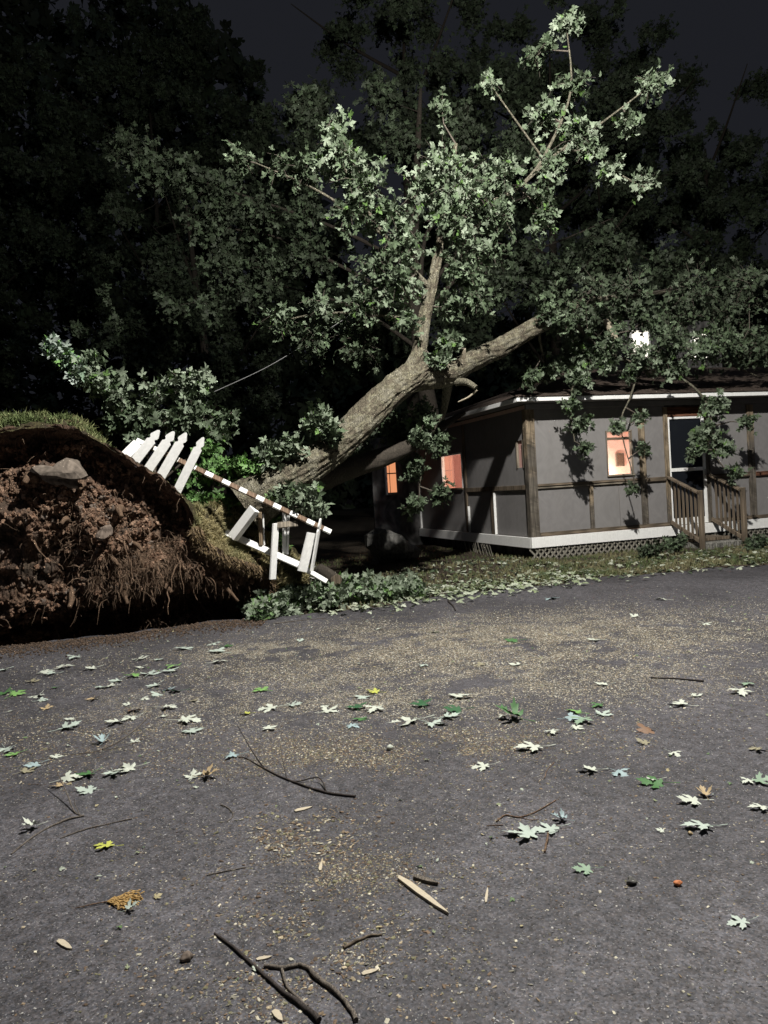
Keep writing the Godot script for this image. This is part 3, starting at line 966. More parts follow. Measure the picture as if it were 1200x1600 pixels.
func dim_maple():
	var o := base("maple_tree", Vector3(1.4, -0.05, -22.0))
	tag(o, "half-lit maple standing between the fallen crown and the black woods on the left", "tree", "dark trees standing beyond the house")
	joints = []
	limb("trunk", [Vector3(0, -0.1, 0), Vector3(0.1, 3, 0), Vector3(-0.2, 7, 0.2), Vector3(0.3, 12.5, 0.4)], [0.3, 0.24, 0.17, 0.04], M.dark_bark, o, 6)
	for e in [Vector3(-6.4, 9.0, 1.0), Vector3(-4.8, 7.4, 1.2), Vector3(-6.8, 10.5, 1.0), Vector3(1.5, 10.0, 0.8), Vector3(3.5, 9.5, 0.5), Vector3(5.5, 8.8, 0.0)]:
		var p := Vector3(0, minf(e.y * 0.72, 8.0), 0.1)
		limb("limb", [p, p.lerp(e, 0.3) + Vector3(0, 0.5, 0) + unit() * 0.2, p.lerp(e, 0.65) + Vector3(0, 0.25, 0) + unit() * 0.35, e], [0.07, 0.05, 0.03, 0.01], M.dark_bark, o, 5)
	var h := Heap.new()
	var tw := start()
	for q in [[Vector3(-3.597, 9.343, -20.000), 0.81], [Vector3(-4.491, 9.841, -20.100), 0.81], [Vector3(-5.459, 10.233, -20.400), 0.81], [Vector3(-6.142, 10.972, -20.600), 0.68], [Vector3(-3.992, 8.671, -20.100), 0.81], [Vector3(-2.569, 8.582, -19.400), 0.81], [Vector3(-5.123, 6.560, -20.100), 0.57], [Vector3(-6.730, 6.359, -20.400), 0.35], [Vector3(-6.937, 7.005, -20.400), 0.30], [Vector3(-7.827, 6.215, -20.600), 0.32], [Vector3(-3.695, 7.532, -19.900), 0.81], [Vector3(-2.501, 7.158, -19.400), 0.74], [Vector3(-1.528, 7.416, -19.400), 0.81], [Vector3(-4.096, 6.419, -19.900), 0.61], [Vector3(-3.044, 6.687, -19.600), 0.68], [Vector3(-1.474, 8.589, -19.600), 0.68], [Vector3(3.360, 6.596, -20.400), 0.81], [Vector3(4.115, 7.443, -20.600), 0.81], [Vector3(5.234, 7.184, -21.100), 0.81], [Vector3(4.028, 10.510, -21.100), 0.81], [Vector3(6.695, 8.007, -21.800), 0.94], [Vector3(0.908, 10.551, -20.400), 0.81], [Vector3(2.641, 10.964, -20.800), 0.81], [Vector3(0.649, 11.818, -20.600), 0.81], [Vector3(-1.384, 11.606, -20.600), 0.81], [Vector3(8.458, 7.334, -22.300), 0.94], [Vector3(10.501, 6.983, -22.800), 0.94], [Vector3(4.291, 6.299, -20.100), 0.68]]:
		bunch(h, tw, q[0] - o.position, q[1], 0.42, 0.14, 0.155)
	done(tw, "twigs", M.dark_bark, o)
	heaped(h, "foliage", low_leaf, M.leaf, o)

func far_woods():
	var h := Heap.new()
	for n in 30000:
		var x := R.randf_range(-68.0, 52.0)
		var top := 17.0 + 33.0 * smoothstep(4.0, -20.0, x) + 5.0 * N.get_noise_2d(x * 14.0, 3.0)
		var p := Vector3(x, R.randf() * top, -74.0 + R.randf_range(-4.0, 4.0))
		h.add(Transform3D(facing((unit() + Vector3(0, 0.3, 0.4)).normalized(), R.randf() * TAU, R.randf_range(0.9, 1.7)), p), leaf_tone(0.12))
	heaped(h, "far_woods", low_leaf, M.leaf)

# ---------- the felled tree ----------
func fallen_tree():
	var o := base("fallen_tree", Vector3.ZERO)
	tag(o, "uprooted silver maple with its trunk leaning across the yard onto the house", "tree")
	joints = []
	var cv := curve([Vector3(-1.850, 1.387, -10.200), Vector3(-1.407, 1.657, -10.300), Vector3(-1.003, 1.886, -10.500), Vector3(-0.567, 2.173, -10.800), Vector3(-0.194, 2.553, -11.100), Vector3(0.159, 2.889, -11.400), Vector3(0.505, 3.155, -11.700), Vector3(0.734, 3.309, -11.850)], [0.38, 0.28, 0.235, 0.215, 0.205, 0.20, 0.19, 0.13], 22)
	var st := start()
	barked(st, cv[0], cv[1], 96, 0.017, 0.15)
	done(st, "trunk", M.bark, o)
	cv = curve([Vector3(0.423, 3.105, -11.650), Vector3(0.670, 3.547, -11.850), Vector3(0.784, 4.029, -12.000), Vector3(0.940, 4.565, -12.100), Vector3(1.077, 5.100, -12.200), Vector3(1.198, 5.673, -12.300), Vector3(1.341, 6.253, -12.400), Vector3(1.503, 6.984, -12.600)], [0.15, 0.112, 0.094, 0.08, 0.066, 0.052, 0.036, 0.02], 13)
	st = start()
	barked(st, cv[0], cv[1], 52, 0.012, 0.18)
	for k in range(17, cv[0].size(), 2): joints.append(cv[0][k])
	done(st, "limb", M.bark, o)
	cv = curve([Vector3(0.362, 3.064, -11.600), Vector3(0.707, 3.175, -11.850), Vector3(1.124, 3.256, -12.100), Vector3(1.584, 3.494, -12.500), Vector3(2.197, 3.808, -13.000), Vector3(2.853, 4.184, -13.500), Vector3(3.542, 4.581, -14.200), Vector3(4.304, 4.894, -15.000), Vector3(5.319, 5.181, -16.000), Vector3(6.564, 5.455, -17.000)], [0.16, 0.175, 0.175, 0.165, 0.15, 0.135, 0.11, 0.075, 0.045, 0.02], 13)
	st = start()
	barked(st, cv[0], cv[1], 56, 0.013, 0.18)
	for k in range(43, cv[0].size(), 2): joints.append(cv[0][k])
	done(st, "limb", M.bark, o)
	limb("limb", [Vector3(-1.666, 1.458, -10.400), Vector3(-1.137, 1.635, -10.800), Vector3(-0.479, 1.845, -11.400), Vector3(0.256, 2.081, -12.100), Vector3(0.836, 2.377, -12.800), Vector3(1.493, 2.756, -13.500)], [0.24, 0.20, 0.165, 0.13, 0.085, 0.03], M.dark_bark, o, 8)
	# broken stubs
	limb("broken_stub", [Vector3(1.377, 3.390, -12.350), Vector3(1.389, 3.526, -12.200), Vector3(1.404, 3.617, -12.100)], [0.06, 0.045, 0.018], M.torn_wood, o)
	limb("broken_stub", [Vector3(1.236, 3.110, -12.100), Vector3(1.383, 3.087, -12.000), Vector3(1.524, 2.977, -11.900)], [0.065, 0.055, 0.042], M.bark, o)
	limb("broken_stub", [Vector3(1.538, 2.953, -11.950), Vector3(1.420, 2.858, -12.000), Vector3(1.258, 2.800, -12.100)], [0.022, 0.016, 0.010], M.torn_wood, o)
	limb("broken_stub", [Vector3(1.124, 3.100, -12.200), Vector3(1.087, 2.875, -12.400), Vector3(1.024, 2.590, -12.600)], [0.085, 0.07, 0.045], M.bark, o)
	limb("broken_stub", [Vector3(4.628, 4.081, -14.900), Vector3(4.527, 4.309, -14.850), Vector3(4.411, 4.487, -14.800)], [0.07, 0.075, 0.05], M.torn_wood, o)
	# branches
	var br := func(pts: Array, r0: float):
		var radii := []
		for k in pts.size(): radii.append(lerpf(r0, 0.010, float(k) / (pts.size() - 1)))
		limb("branch", pts, radii, M.bark, o, 5)
	br.call([Vector3(1.198, 5.673, -12.300), Vector3(1.860, 5.901, -12.400), Vector3(2.581, 6.309, -12.600), Vector3(3.096, 7.010, -12.800), Vector3(3.507, 7.934, -13.000), Vector3(3.520, 8.932, -13.100)], 0.05)
	br.call([Vector3(2.581, 6.309, -12.600), Vector3(3.278, 6.896, -12.800), Vector3(3.957, 7.316, -12.900), Vector3(4.813, 7.910, -13.000)], 0.03)
	br.call([Vector3(3.193, 6.870, -12.800), Vector3(3.826, 6.824, -12.900), Vector3(4.179, 6.490, -12.900), Vector3(4.641, 6.201, -12.900)], 0.024)
	br.call([Vector3(2.955, 6.728, -12.800), Vector3(2.472, 7.481, -12.800), Vector3(2.163, 7.963, -12.800)], 0.02)
	br.call([Vector3(0.940, 4.565, -12.100), Vector3(0.526, 5.024, -12.000), Vector3(0.055, 5.699, -11.900), Vector3(-0.316, 6.493, -11.900), Vector3(-0.423, 7.124, -11.900)], 0.05)
	br.call([Vector3(0.252, 5.385, -11.950), Vector3(-0.683, 6.081, -11.900), Vector3(-1.640, 6.613, -12.000)], 0.03)
	br.call([Vector3(0.784, 4.029, -12.000), Vector3(0.083, 4.220, -12.100), Vector3(-0.823, 4.339, -12.300), Vector3(-1.564, 4.275, -12.500)], 0.035)
	br.call([Vector3(1.077, 5.100, -12.200), Vector3(1.514, 4.847, -12.100), Vector3(1.592, 4.324, -12.000)], 0.03)
	br.call([Vector3(1.011, 2.624, -12.400), Vector3(0.789, 2.234, -12.500), Vector3(0.597, 1.522, -12.600)], 0.03)
	br.call([Vector3(3.493, 4.561, -14.000), Vector3(4.146, 3.969, -14.600), Vector3(5.104, 3.592, -15.000), Vector3(5.937, 3.350, -15.200), Vector3(6.408, 2.785, -15.100), Vector3(6.478, 1.742, -15.000)], 0.05)
	br.call([Vector3(5.104, 3.592, -15.000), Vector3(6.642, 3.768, -15.700), Vector3(7.937, 3.347, -16.000)], 0.03)
	br.call([Vector3(4.146, 3.969, -14.600), Vector3(3.681, 3.412, -14.300), Vector3(3.491, 2.750, -14.050), Vector3(3.517, 2.166, -14.000)], 0.024)
	br.call([Vector3(5.104, 3.592, -15.000), Vector3(4.759, 2.973, -14.600), Vector3(4.488, 2.430, -14.400), Vector3(4.678, 1.467, -14.400)], 0.02)
	br.call([Vector3(2.853, 4.184, -13.500), Vector3(3.086, 3.724, -14.200), Vector3(3.348, 3.388, -14.400)], 0.03)
	# foliage: [middle, radius, density, tone]
	var h := Heap.new()
	var tw := start()
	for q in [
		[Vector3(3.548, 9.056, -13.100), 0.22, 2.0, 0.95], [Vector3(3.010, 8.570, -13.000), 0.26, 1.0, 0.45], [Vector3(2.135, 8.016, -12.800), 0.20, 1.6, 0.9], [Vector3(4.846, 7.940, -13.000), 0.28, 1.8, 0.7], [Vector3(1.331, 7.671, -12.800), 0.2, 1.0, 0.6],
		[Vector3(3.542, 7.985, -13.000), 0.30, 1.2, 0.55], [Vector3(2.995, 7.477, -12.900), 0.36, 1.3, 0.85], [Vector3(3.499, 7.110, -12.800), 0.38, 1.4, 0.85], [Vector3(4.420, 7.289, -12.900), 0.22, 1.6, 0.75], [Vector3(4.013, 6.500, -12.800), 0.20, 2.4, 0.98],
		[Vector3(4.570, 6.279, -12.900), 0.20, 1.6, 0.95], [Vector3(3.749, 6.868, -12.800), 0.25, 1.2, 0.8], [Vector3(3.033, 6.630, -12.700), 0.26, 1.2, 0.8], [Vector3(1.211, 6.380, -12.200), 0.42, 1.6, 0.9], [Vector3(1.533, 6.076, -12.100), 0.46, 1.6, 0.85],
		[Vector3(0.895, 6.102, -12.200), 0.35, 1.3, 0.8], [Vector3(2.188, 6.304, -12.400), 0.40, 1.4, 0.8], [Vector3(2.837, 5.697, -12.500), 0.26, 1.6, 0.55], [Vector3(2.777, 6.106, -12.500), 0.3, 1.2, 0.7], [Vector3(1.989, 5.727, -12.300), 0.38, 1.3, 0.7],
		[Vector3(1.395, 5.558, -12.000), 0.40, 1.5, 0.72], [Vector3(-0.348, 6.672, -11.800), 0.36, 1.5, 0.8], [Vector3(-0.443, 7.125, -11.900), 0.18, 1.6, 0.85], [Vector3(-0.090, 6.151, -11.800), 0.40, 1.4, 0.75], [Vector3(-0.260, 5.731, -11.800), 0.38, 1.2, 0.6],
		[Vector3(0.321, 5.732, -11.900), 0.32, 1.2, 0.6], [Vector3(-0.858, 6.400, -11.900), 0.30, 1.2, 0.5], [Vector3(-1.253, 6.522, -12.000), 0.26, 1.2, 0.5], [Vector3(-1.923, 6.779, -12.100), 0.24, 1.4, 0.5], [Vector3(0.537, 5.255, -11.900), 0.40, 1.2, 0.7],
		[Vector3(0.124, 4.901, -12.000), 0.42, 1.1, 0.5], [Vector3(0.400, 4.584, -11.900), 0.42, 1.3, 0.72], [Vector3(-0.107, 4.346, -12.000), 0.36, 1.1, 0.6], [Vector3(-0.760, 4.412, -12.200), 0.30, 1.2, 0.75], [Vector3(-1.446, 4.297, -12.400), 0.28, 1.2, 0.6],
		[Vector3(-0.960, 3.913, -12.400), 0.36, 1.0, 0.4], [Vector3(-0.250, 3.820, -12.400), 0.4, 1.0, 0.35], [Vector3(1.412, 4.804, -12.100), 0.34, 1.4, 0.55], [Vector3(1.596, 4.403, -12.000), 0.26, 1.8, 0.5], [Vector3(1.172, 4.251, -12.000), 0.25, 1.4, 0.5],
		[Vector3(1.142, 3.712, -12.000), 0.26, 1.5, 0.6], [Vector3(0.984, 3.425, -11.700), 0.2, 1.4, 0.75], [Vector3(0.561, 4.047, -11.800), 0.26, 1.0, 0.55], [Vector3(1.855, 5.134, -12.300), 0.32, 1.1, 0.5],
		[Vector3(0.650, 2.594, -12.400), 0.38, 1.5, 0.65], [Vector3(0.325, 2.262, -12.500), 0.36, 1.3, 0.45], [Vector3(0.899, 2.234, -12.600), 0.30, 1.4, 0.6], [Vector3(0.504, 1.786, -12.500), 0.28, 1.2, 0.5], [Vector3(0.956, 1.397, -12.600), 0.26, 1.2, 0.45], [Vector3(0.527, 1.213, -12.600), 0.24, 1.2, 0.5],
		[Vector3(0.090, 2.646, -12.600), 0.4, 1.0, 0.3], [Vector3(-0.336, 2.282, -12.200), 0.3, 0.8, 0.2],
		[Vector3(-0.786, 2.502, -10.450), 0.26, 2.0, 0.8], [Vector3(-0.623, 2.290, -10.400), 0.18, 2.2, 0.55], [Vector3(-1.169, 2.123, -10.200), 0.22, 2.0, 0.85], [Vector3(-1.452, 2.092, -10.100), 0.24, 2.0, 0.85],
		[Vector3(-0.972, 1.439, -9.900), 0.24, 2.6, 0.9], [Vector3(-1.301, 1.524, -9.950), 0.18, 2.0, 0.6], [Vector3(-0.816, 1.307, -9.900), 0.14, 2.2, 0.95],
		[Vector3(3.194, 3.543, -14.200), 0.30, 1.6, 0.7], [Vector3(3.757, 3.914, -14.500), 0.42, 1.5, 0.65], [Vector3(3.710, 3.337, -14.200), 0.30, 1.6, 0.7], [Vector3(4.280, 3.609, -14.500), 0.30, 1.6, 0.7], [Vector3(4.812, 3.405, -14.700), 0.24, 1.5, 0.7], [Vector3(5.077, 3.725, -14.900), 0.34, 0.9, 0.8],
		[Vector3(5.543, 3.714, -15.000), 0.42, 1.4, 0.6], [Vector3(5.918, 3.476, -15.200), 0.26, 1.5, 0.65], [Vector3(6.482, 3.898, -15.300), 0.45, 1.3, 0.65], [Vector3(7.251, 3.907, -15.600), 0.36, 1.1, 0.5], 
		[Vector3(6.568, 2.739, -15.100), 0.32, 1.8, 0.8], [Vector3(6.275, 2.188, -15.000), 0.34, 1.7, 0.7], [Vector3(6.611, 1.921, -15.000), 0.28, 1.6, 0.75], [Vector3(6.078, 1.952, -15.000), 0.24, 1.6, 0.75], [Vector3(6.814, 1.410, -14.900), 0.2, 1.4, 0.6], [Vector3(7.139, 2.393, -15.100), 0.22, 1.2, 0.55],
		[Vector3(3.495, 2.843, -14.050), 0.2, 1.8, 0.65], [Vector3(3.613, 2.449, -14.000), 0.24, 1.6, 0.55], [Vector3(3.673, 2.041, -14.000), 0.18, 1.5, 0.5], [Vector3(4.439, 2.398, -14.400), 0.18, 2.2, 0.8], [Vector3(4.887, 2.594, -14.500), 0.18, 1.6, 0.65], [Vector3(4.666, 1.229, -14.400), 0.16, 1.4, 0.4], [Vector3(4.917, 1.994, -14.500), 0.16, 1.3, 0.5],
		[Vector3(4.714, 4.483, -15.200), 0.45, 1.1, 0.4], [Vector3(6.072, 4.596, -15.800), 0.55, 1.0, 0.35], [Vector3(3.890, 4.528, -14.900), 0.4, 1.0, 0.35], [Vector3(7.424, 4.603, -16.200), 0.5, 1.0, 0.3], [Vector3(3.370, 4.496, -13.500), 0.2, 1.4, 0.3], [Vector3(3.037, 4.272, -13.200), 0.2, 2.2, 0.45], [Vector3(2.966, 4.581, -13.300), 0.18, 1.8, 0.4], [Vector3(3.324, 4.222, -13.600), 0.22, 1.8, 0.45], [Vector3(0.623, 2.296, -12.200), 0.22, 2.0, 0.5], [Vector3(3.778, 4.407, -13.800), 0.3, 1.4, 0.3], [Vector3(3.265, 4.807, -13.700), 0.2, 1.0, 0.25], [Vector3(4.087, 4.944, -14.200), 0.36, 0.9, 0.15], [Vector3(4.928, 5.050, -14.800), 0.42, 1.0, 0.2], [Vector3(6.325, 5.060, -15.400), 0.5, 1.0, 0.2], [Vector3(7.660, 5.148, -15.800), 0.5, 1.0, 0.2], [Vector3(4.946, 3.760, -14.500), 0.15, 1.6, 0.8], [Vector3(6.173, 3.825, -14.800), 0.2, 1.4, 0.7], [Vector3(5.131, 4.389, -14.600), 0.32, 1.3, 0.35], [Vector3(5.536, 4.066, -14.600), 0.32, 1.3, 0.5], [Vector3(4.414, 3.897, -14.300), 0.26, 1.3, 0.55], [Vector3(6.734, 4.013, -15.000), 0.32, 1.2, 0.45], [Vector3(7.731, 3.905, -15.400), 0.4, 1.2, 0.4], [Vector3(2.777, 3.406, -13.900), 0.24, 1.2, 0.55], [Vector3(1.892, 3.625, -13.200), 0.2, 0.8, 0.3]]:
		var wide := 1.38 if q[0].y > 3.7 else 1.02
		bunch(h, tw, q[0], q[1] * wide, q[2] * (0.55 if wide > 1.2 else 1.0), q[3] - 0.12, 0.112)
	done(tw, "twigs", M.twig, o)
	heaped(h, "foliage", low_leaf, M.leaf, o)
	root_mass(o)

# ---------- upturned roots and sod ----------
func root_mass(tree: Node3D):
	var ball := Node3D.new()
	ball.name = "root_ball"
	tree.add_child(ball)
	var rim := [Vector3(-5.370, 2.207, -8.750), Vector3(-4.788, 2.385, -8.900), Vector3(-4.390, 2.457, -9.000), Vector3(-3.986, 2.501, -9.100), Vector3(-3.578, 2.439, -9.200), Vector3(-3.175, 2.178, -9.300), Vector3(-2.792, 1.920, -9.400), Vector3(-2.473, 1.604, -9.500), Vector3(-2.340, 1.303, -9.550), Vector3(-2.309, 0.997, -9.600), Vector3(-2.026, 0.763, -9.700), Vector3(-1.586, 0.557, -9.950), Vector3(-1.527, 0.284, -10.050), Vector3(-1.751, 0.053, -10.000), Vector3(-2.294, -0.105, -9.850), Vector3(-3.270, -0.234, -9.550), Vector3(-4.692, -0.294, -9.200), Vector3(-5.719, -0.293, -9.000)]
	var lips := [0.9, 1.0, 1.0, 1.0, 1.0, 1.0, 1.0, 1.0, 0.9, 0.8, 0.75, 0.6, 0.35, 0.1, 0.0, 0.0, 0.0, 0.2]
	var mid: Vector3 = Vector3(-3.709, 0.886, -9.450)
	var back := Vector3(-0.22, 0.05, -0.97).normalized()
	var nr := rim.size()
	var nt := 400
	var nk := 150
	var st := start()
	st.set_smooth_group(0)
	var rows := []
	var tints := []
	for k in nk + 1:
		var row := []
		var tr := []
		var r := float(k) / nk
		for i in nt:
			var a := float(i) / nt * nr
			var i0 := int(a)
			var f := a - i0
			var p0: Vector3 = rim[i0]
			var e := p0.cubic_interpolate(rim[(i0 + 1) % nr], rim[(i0 + nr - 1) % nr], rim[(i0 + 2) % nr], f)
			var lip := lerpf(lips[i0], lips[(i0 + 1) % nr], f)
			var p := mid.lerp(e, r)
			var w1 := r + 0.07 * N.get_noise_3d(p.x * 110.0, p.y * 110.0, 40.0)
			# undercut below the sod, then the bulge of subsoil
			var cut := smoothstep(0.60, 0.78, w1) * (1.0 - smoothstep(0.90, 0.99, r))
			var bulge := (1.0 - smoothstep(0.25, 0.62, w1))
			var low := smoothstep(12.0, 13.5, a) * (1.0 - smoothstep(17.2, 17.9, a))
			p += back * (0.36 * cut * lip - 0.12 * bulge + 0.40 * low * smoothstep(0.42, 0.75, w1))
			var d := 0.20 * fbm(p, 1.1) + 0.11 * fbm(p + Vector3(9, 0, 0), 3.3) + 0.045 * fbm(p, 9.0) + 0.02 * fbm(p, 24.0)
			p -= back * d * (1.0 - 0.75 * smoothstep(0.9, 1.0, r) * lip)
			p.y += 0.03 * fbm(p + Vector3(0, 8, 0), 6.0)
			row.append(p)
			var c := Color(0.18, 0.113, 0.077).lerp(Color(0.12, 0.082, 0.06), clampf(0.5 + fbm(p, 5.0), 0.0, 1.0))
			c = c.lerp(Color(0.072, 0.056, 0.044), clampf(0.12 + 0.8 * fbm(p + Vector3(4, 4, 4), 1.4), 0.0, 0.8))
			tr.append(c)
		rows.append(row)
		tints.append(tr)
	for k in nk:
		for i in nt:
			var j := (i + 1) % nt
			for q in [[k, i], [k, j], [k + 1, j], [k, i], [k + 1, j], [k + 1, i]]:
				st.set_color(tints[q[0]][q[1]])
				st.add_vertex(rows[q[0]][q[1]])
	st.index()
	st.generate_normals()
	put("soil", st.commit(), M.soil, ball)
	# turf that was lifted with the roots: from the rim back towards the trunk
	var arc := [0, 1, 2, 3, 4, 5, 6, 7, 8, 9, 10, 11, 12]
	var far := [Vector3(-6.246, 2.509, -10.200), Vector3(-5.531, 2.659, -10.300), Vector3(-5.065, 2.725, -10.400), Vector3(-4.550, 2.712, -10.400), Vector3(-4.001, 2.576, -10.400), Vector3(-3.374, 1.851, -10.300), Vector3(-2.872, 1.445, -10.300), Vector3(-2.404, 1.298, -10.300), Vector3(-2.165, 1.420, -10.300), Vector3(-1.951, 1.017, -10.250), Vector3(-1.692, 0.810, -10.300), Vector3(-1.371, 0.541, -10.400), Vector3(-1.266, 0.183, -10.500)]
	var core := [Vector3(-5.342, 0.545, -11.400), Vector3(-4.864, 0.612, -11.400), Vector3(-4.427, 0.878, -11.300), Vector3(-4.041, 1.043, -11.300), Vector3(-3.529, 1.205, -11.200), Vector3(-3.027, 1.363, -11.100), Vector3(-2.516, 1.429, -10.900), Vector3(-2.028, 1.404, -10.700), Vector3(-1.752, 1.302, -10.600), Vector3(-1.550, 1.026, -10.600), Vector3(-1.342, 0.837, -10.600), Vector3(-1.106, 0.549, -10.700), Vector3(-1.052, 0.131, -10.800)]
	st = start()
	st.set_smooth_group(0)
	var na := 150
	var grid := []
	for i in na + 1:
		var a := minf(float(i) / na * 12.0, 11.999)
		var i0 := int(a)
		var f := a - i0
		var e: Vector3 = (rim[i0] as Vector3).cubic_interpolate(rim[i0 + 1], rim[(i0 + nr - 1) % nr], rim[i0 + 2], f)
		var b: Vector3 = (far[i0] as Vector3).lerp(far[i0 + 1], f)
		var g: Vector3 = (core[i0] as Vector3).lerp(core[i0 + 1], f)
		var line := []
		for k in 34:
			var r := k / 33.0
			var p := e.lerp(b, r / 0.6) if r < 0.6 else b.lerp(g, (r - 0.6) / 0.4)
			var flat := smoothstep(52.0, 60.0, i) * (1.0 - smoothstep(92.0, 100.0, i))
			p += Vector3(0, 0.05, 0) * sin(minf(r / 0.6, 1.0) * PI) * (1.0 - flat)
			p += Vector3(0.02, 0.05, 0.02) * fbm(p, 3.0) * (0.3 + minf(r * 3.0, 0.7)) * (1.0 - 0.8 * flat) + Vector3(0, 0.02 * fbm(p, 12.0), 0)
			if k == 0: p = e - back * 0.01 + Vector3(0, 0.012 * fbm(e, 14.0) - 0.03, 0)
			line.append(p)
		grid.append(line)
	for i in na:
		for k in 33:
			for q in [[i, k], [i, k + 1], [i + 1, k + 1], [i, k], [i + 1, k + 1], [i + 1, k]]:
				var p: Vector3 = grid[q[0]][q[1]]
				st.set_color(Color(0.085, 0.075, 0.032).lerp(Color(0.06, 0.048, 0.03), clampf(0.5 + fbm(p, 6.0), 0.0, 1.0)))
				st.add_vertex(p)
	st.index()
	st.generate_normals()
	put("turf", st.commit(), M.soil, ball)
	# grass on it: greener on the crest, straw-coloured on the slope
	var h := Heap.new()
	for n in 11000:
		var i := R.randi_range(0, na - 2)
		var r := pow(R.randf(), 1.3)
		var k := mini(int(r * 30.0), 31)
		var p: Vector3 = (grid[i][k] as Vector3).lerp(grid[i + 1][k + 1], R.randf())
		var nrm: Vector3 = (grid[i + 1][k] - grid[i][k]).cross(grid[i][k + 1] - grid[i][k]).normalized()
		if nrm.y < 0.0: nrm = -nrm
		var dry := clampf(smoothstep(85.0, 110.0, i) + 0.5 * fbm(p, 2.0) + R.randf_range(-0.25, 0.2), 0.0, 1.0)
		var c := Color(0.12, 0.155, 0.06).lerp(Color(0.36, 0.31, 0.165), dry) * R.randf_range(0.7, 1.2)
		if k < 2 and i < 95: continue
		if p.y > -0.3 and fbm(p, 2.2) > -0.3 and not (i > 54 + R.randi_range(-18, 8) and i < 94 and (k < 12 or R.randf() < 0.6)):
			h.add(Transform3D(facing(nrm + Vector3(0, 0.8, 0) + unit() * 0.45, R.randf() * TAU, R.randf_range(0.04, 0.08) * (1.0 if i > 60 else 1.5)), p), c)
	heaped(h, "turf_grass", blade_mesh(7, 8), M.grass, ball)
	# dead grass and root hair hanging from the lip
	h = Heap.new()
	for n in 2600:
		var a := R.randf_range(8.4, 12.4)
		var i0 := int(a)
		var e: Vector3 = (rim[i0] as Vector3).lerp(rim[(i0 + 1) % nr], a - i0)
		if i0 < 9 and R.randf() < 0.4: continue
		var c := Color(0.26, 0.19, 0.10).lerp(Color(0.06, 0.04, 0.03), R.randf())
		h.add(Transform3D(facing(Vector3(R.randf_range(-0.5, 0.5), -1.0, R.randf_range(-0.1, 0.7)), R.randf() * TAU, R.randf_range(0.05, 0.14)), e + unit() * 0.03), c)
	heaped(h, "hanging_fringe", blade_mesh(6, 15), M.grass, ball)
	var face := func(fi: float, r: float) -> Vector3:
		return rows[int(clampf(r, 0.0, 1.0) * nk)][posmod(int(fi / nr * nt), nt)]
	# thick roots and long thin ones
	for n in 46:
		var fi := R.randf_range(0.0, float(nr))
		var r := R.randf_range(0.1, 0.8)
		if n < 26:
			fi = R.randf_range(8.5, 14.5); r = R.randf_range(0.35, 0.9)
		var p: Vector3 = face.call(fi, r)
		var pts := [p + back * 0.06]
		var radii := []
		var dir := (-back * R.randf_range(0.3, 1.0) + Vector3(R.randf_range(-0.6, 0.6), R.randf_range(-1.2, -0.2), 0)).normalized()
		var r0 := R.randf_range(0.006, 0.022)
		var len := R.randf_range(0.04, 0.10)
		var c := p
		for k in 6:
			c += dir * len
			dir = (dir + unit() * 0.45 + Vector3(0, -0.32, 0)).normalized()
			pts.append(c)
		for k in 7: radii.append(r0 * (1.0 - k / 7.5))
		var cv := curve(pts, radii, 3)
		var s := start()
		tube(s, cv[0], cv[1], 6)
		done(s, "root", M.root, ball)
	# snapped main roots
	for q in [[2.2, 0.62, 0.06], [4.1, 0.60, 0.045], [6.0, 0.55, 0.05], [8.2, 0.45, 0.035], [10.2, 0.62, 0.04], [11.2, 0.5, 0.03], [13.0, 0.45, 0.05], [14.2, 0.35, 0.04], [15.6, 0.3, 0.045], [9.0, 0.25, 0.035], [3.0, 0.3, 0.04], [12.2, 0.75, 0.03]]:
		var p: Vector3 = face.call(q[0], q[1])
		var out := (-back * 0.8 + (p - mid).normalized() * 0.5 + Vector3(0, -0.35, 0)).normalized()
		var pts := [p + back * 0.15, p, p + out * 0.13 + unit() * 0.03, p + out * 0.24 + Vector3(0, -0.06, 0) + unit() * 0.04]
		var cv := curve(pts, [q[2] * 1.2, q[2], q[2] * 0.8, q[2] * 0.55], 5)
		var s := start()
		barked(s, cv[0], cv[1], 14, 0.006, 0.3)
		done(s, "snapped_root", M.root, ball)
	var hair := start()
	for n in 3000:
		var fi := R.randf_range(0.0, float(nr))
		var r := R.randf_range(0.05, 0.98)
		if n < 2100:
			fi = R.randf_range(8.6, 15.0); r = R.randf_range(0.2, 0.97)
		var c: Vector3 = face.call(fi, r)
		var dir := (-back * R.randf_range(0.2, 1.0) + unit() * 0.8).normalized()
		var pts := [c]
		for k in 4:
			c += dir * R.randf_range(0.02, 0.085)
			dir = (dir + unit() * 0.5 + Vector3(0, -0.4, 0)).normalized()
			pts.append(c)
		var r0 := R.randf_range(0.0018, 0.0045)
		tube(hair, pts, [r0, r0, r0 * 0.8, r0 * 0.6, r0 * 0.3], 3, false)
	tag(done(hair, "fine_roots", M.root_hair, ball), "", "", "", "stuff")
	# clods and stones in the face
	h = Heap.new()
	for n in 6500:
		var fi := R.randf_range(0.0, float(nr))
		var r := sqrt(R.randf()) * 0.9
		var p: Vector3 = face.call(fi, r)
		var dark := smoothstep(0.5, 0.75, r)
		if dark > 0.5 and R.randf() < 0.6: continue
		var c := Color(0.17, 0.10, 0.065).lerp(Color(0.30, 0.20, 0.14), pow(R.randf(), 2.0)) * R.randf_range(0.6, 1.15)
		h.add(Transform3D(Basis.from_euler(unit() * 3.0) * Basis.from_scale(Vector3(R.randf_range(0.6, 1.3), R.randf_range(0.4, 0.9), 1.0) * 0.008 * exp(R.randf() * 1.55)), p - back * 0.008), c)
	heaped(h, "clods", stone_mesh(3, Vector3.ONE, 0.45), M.chips, ball)
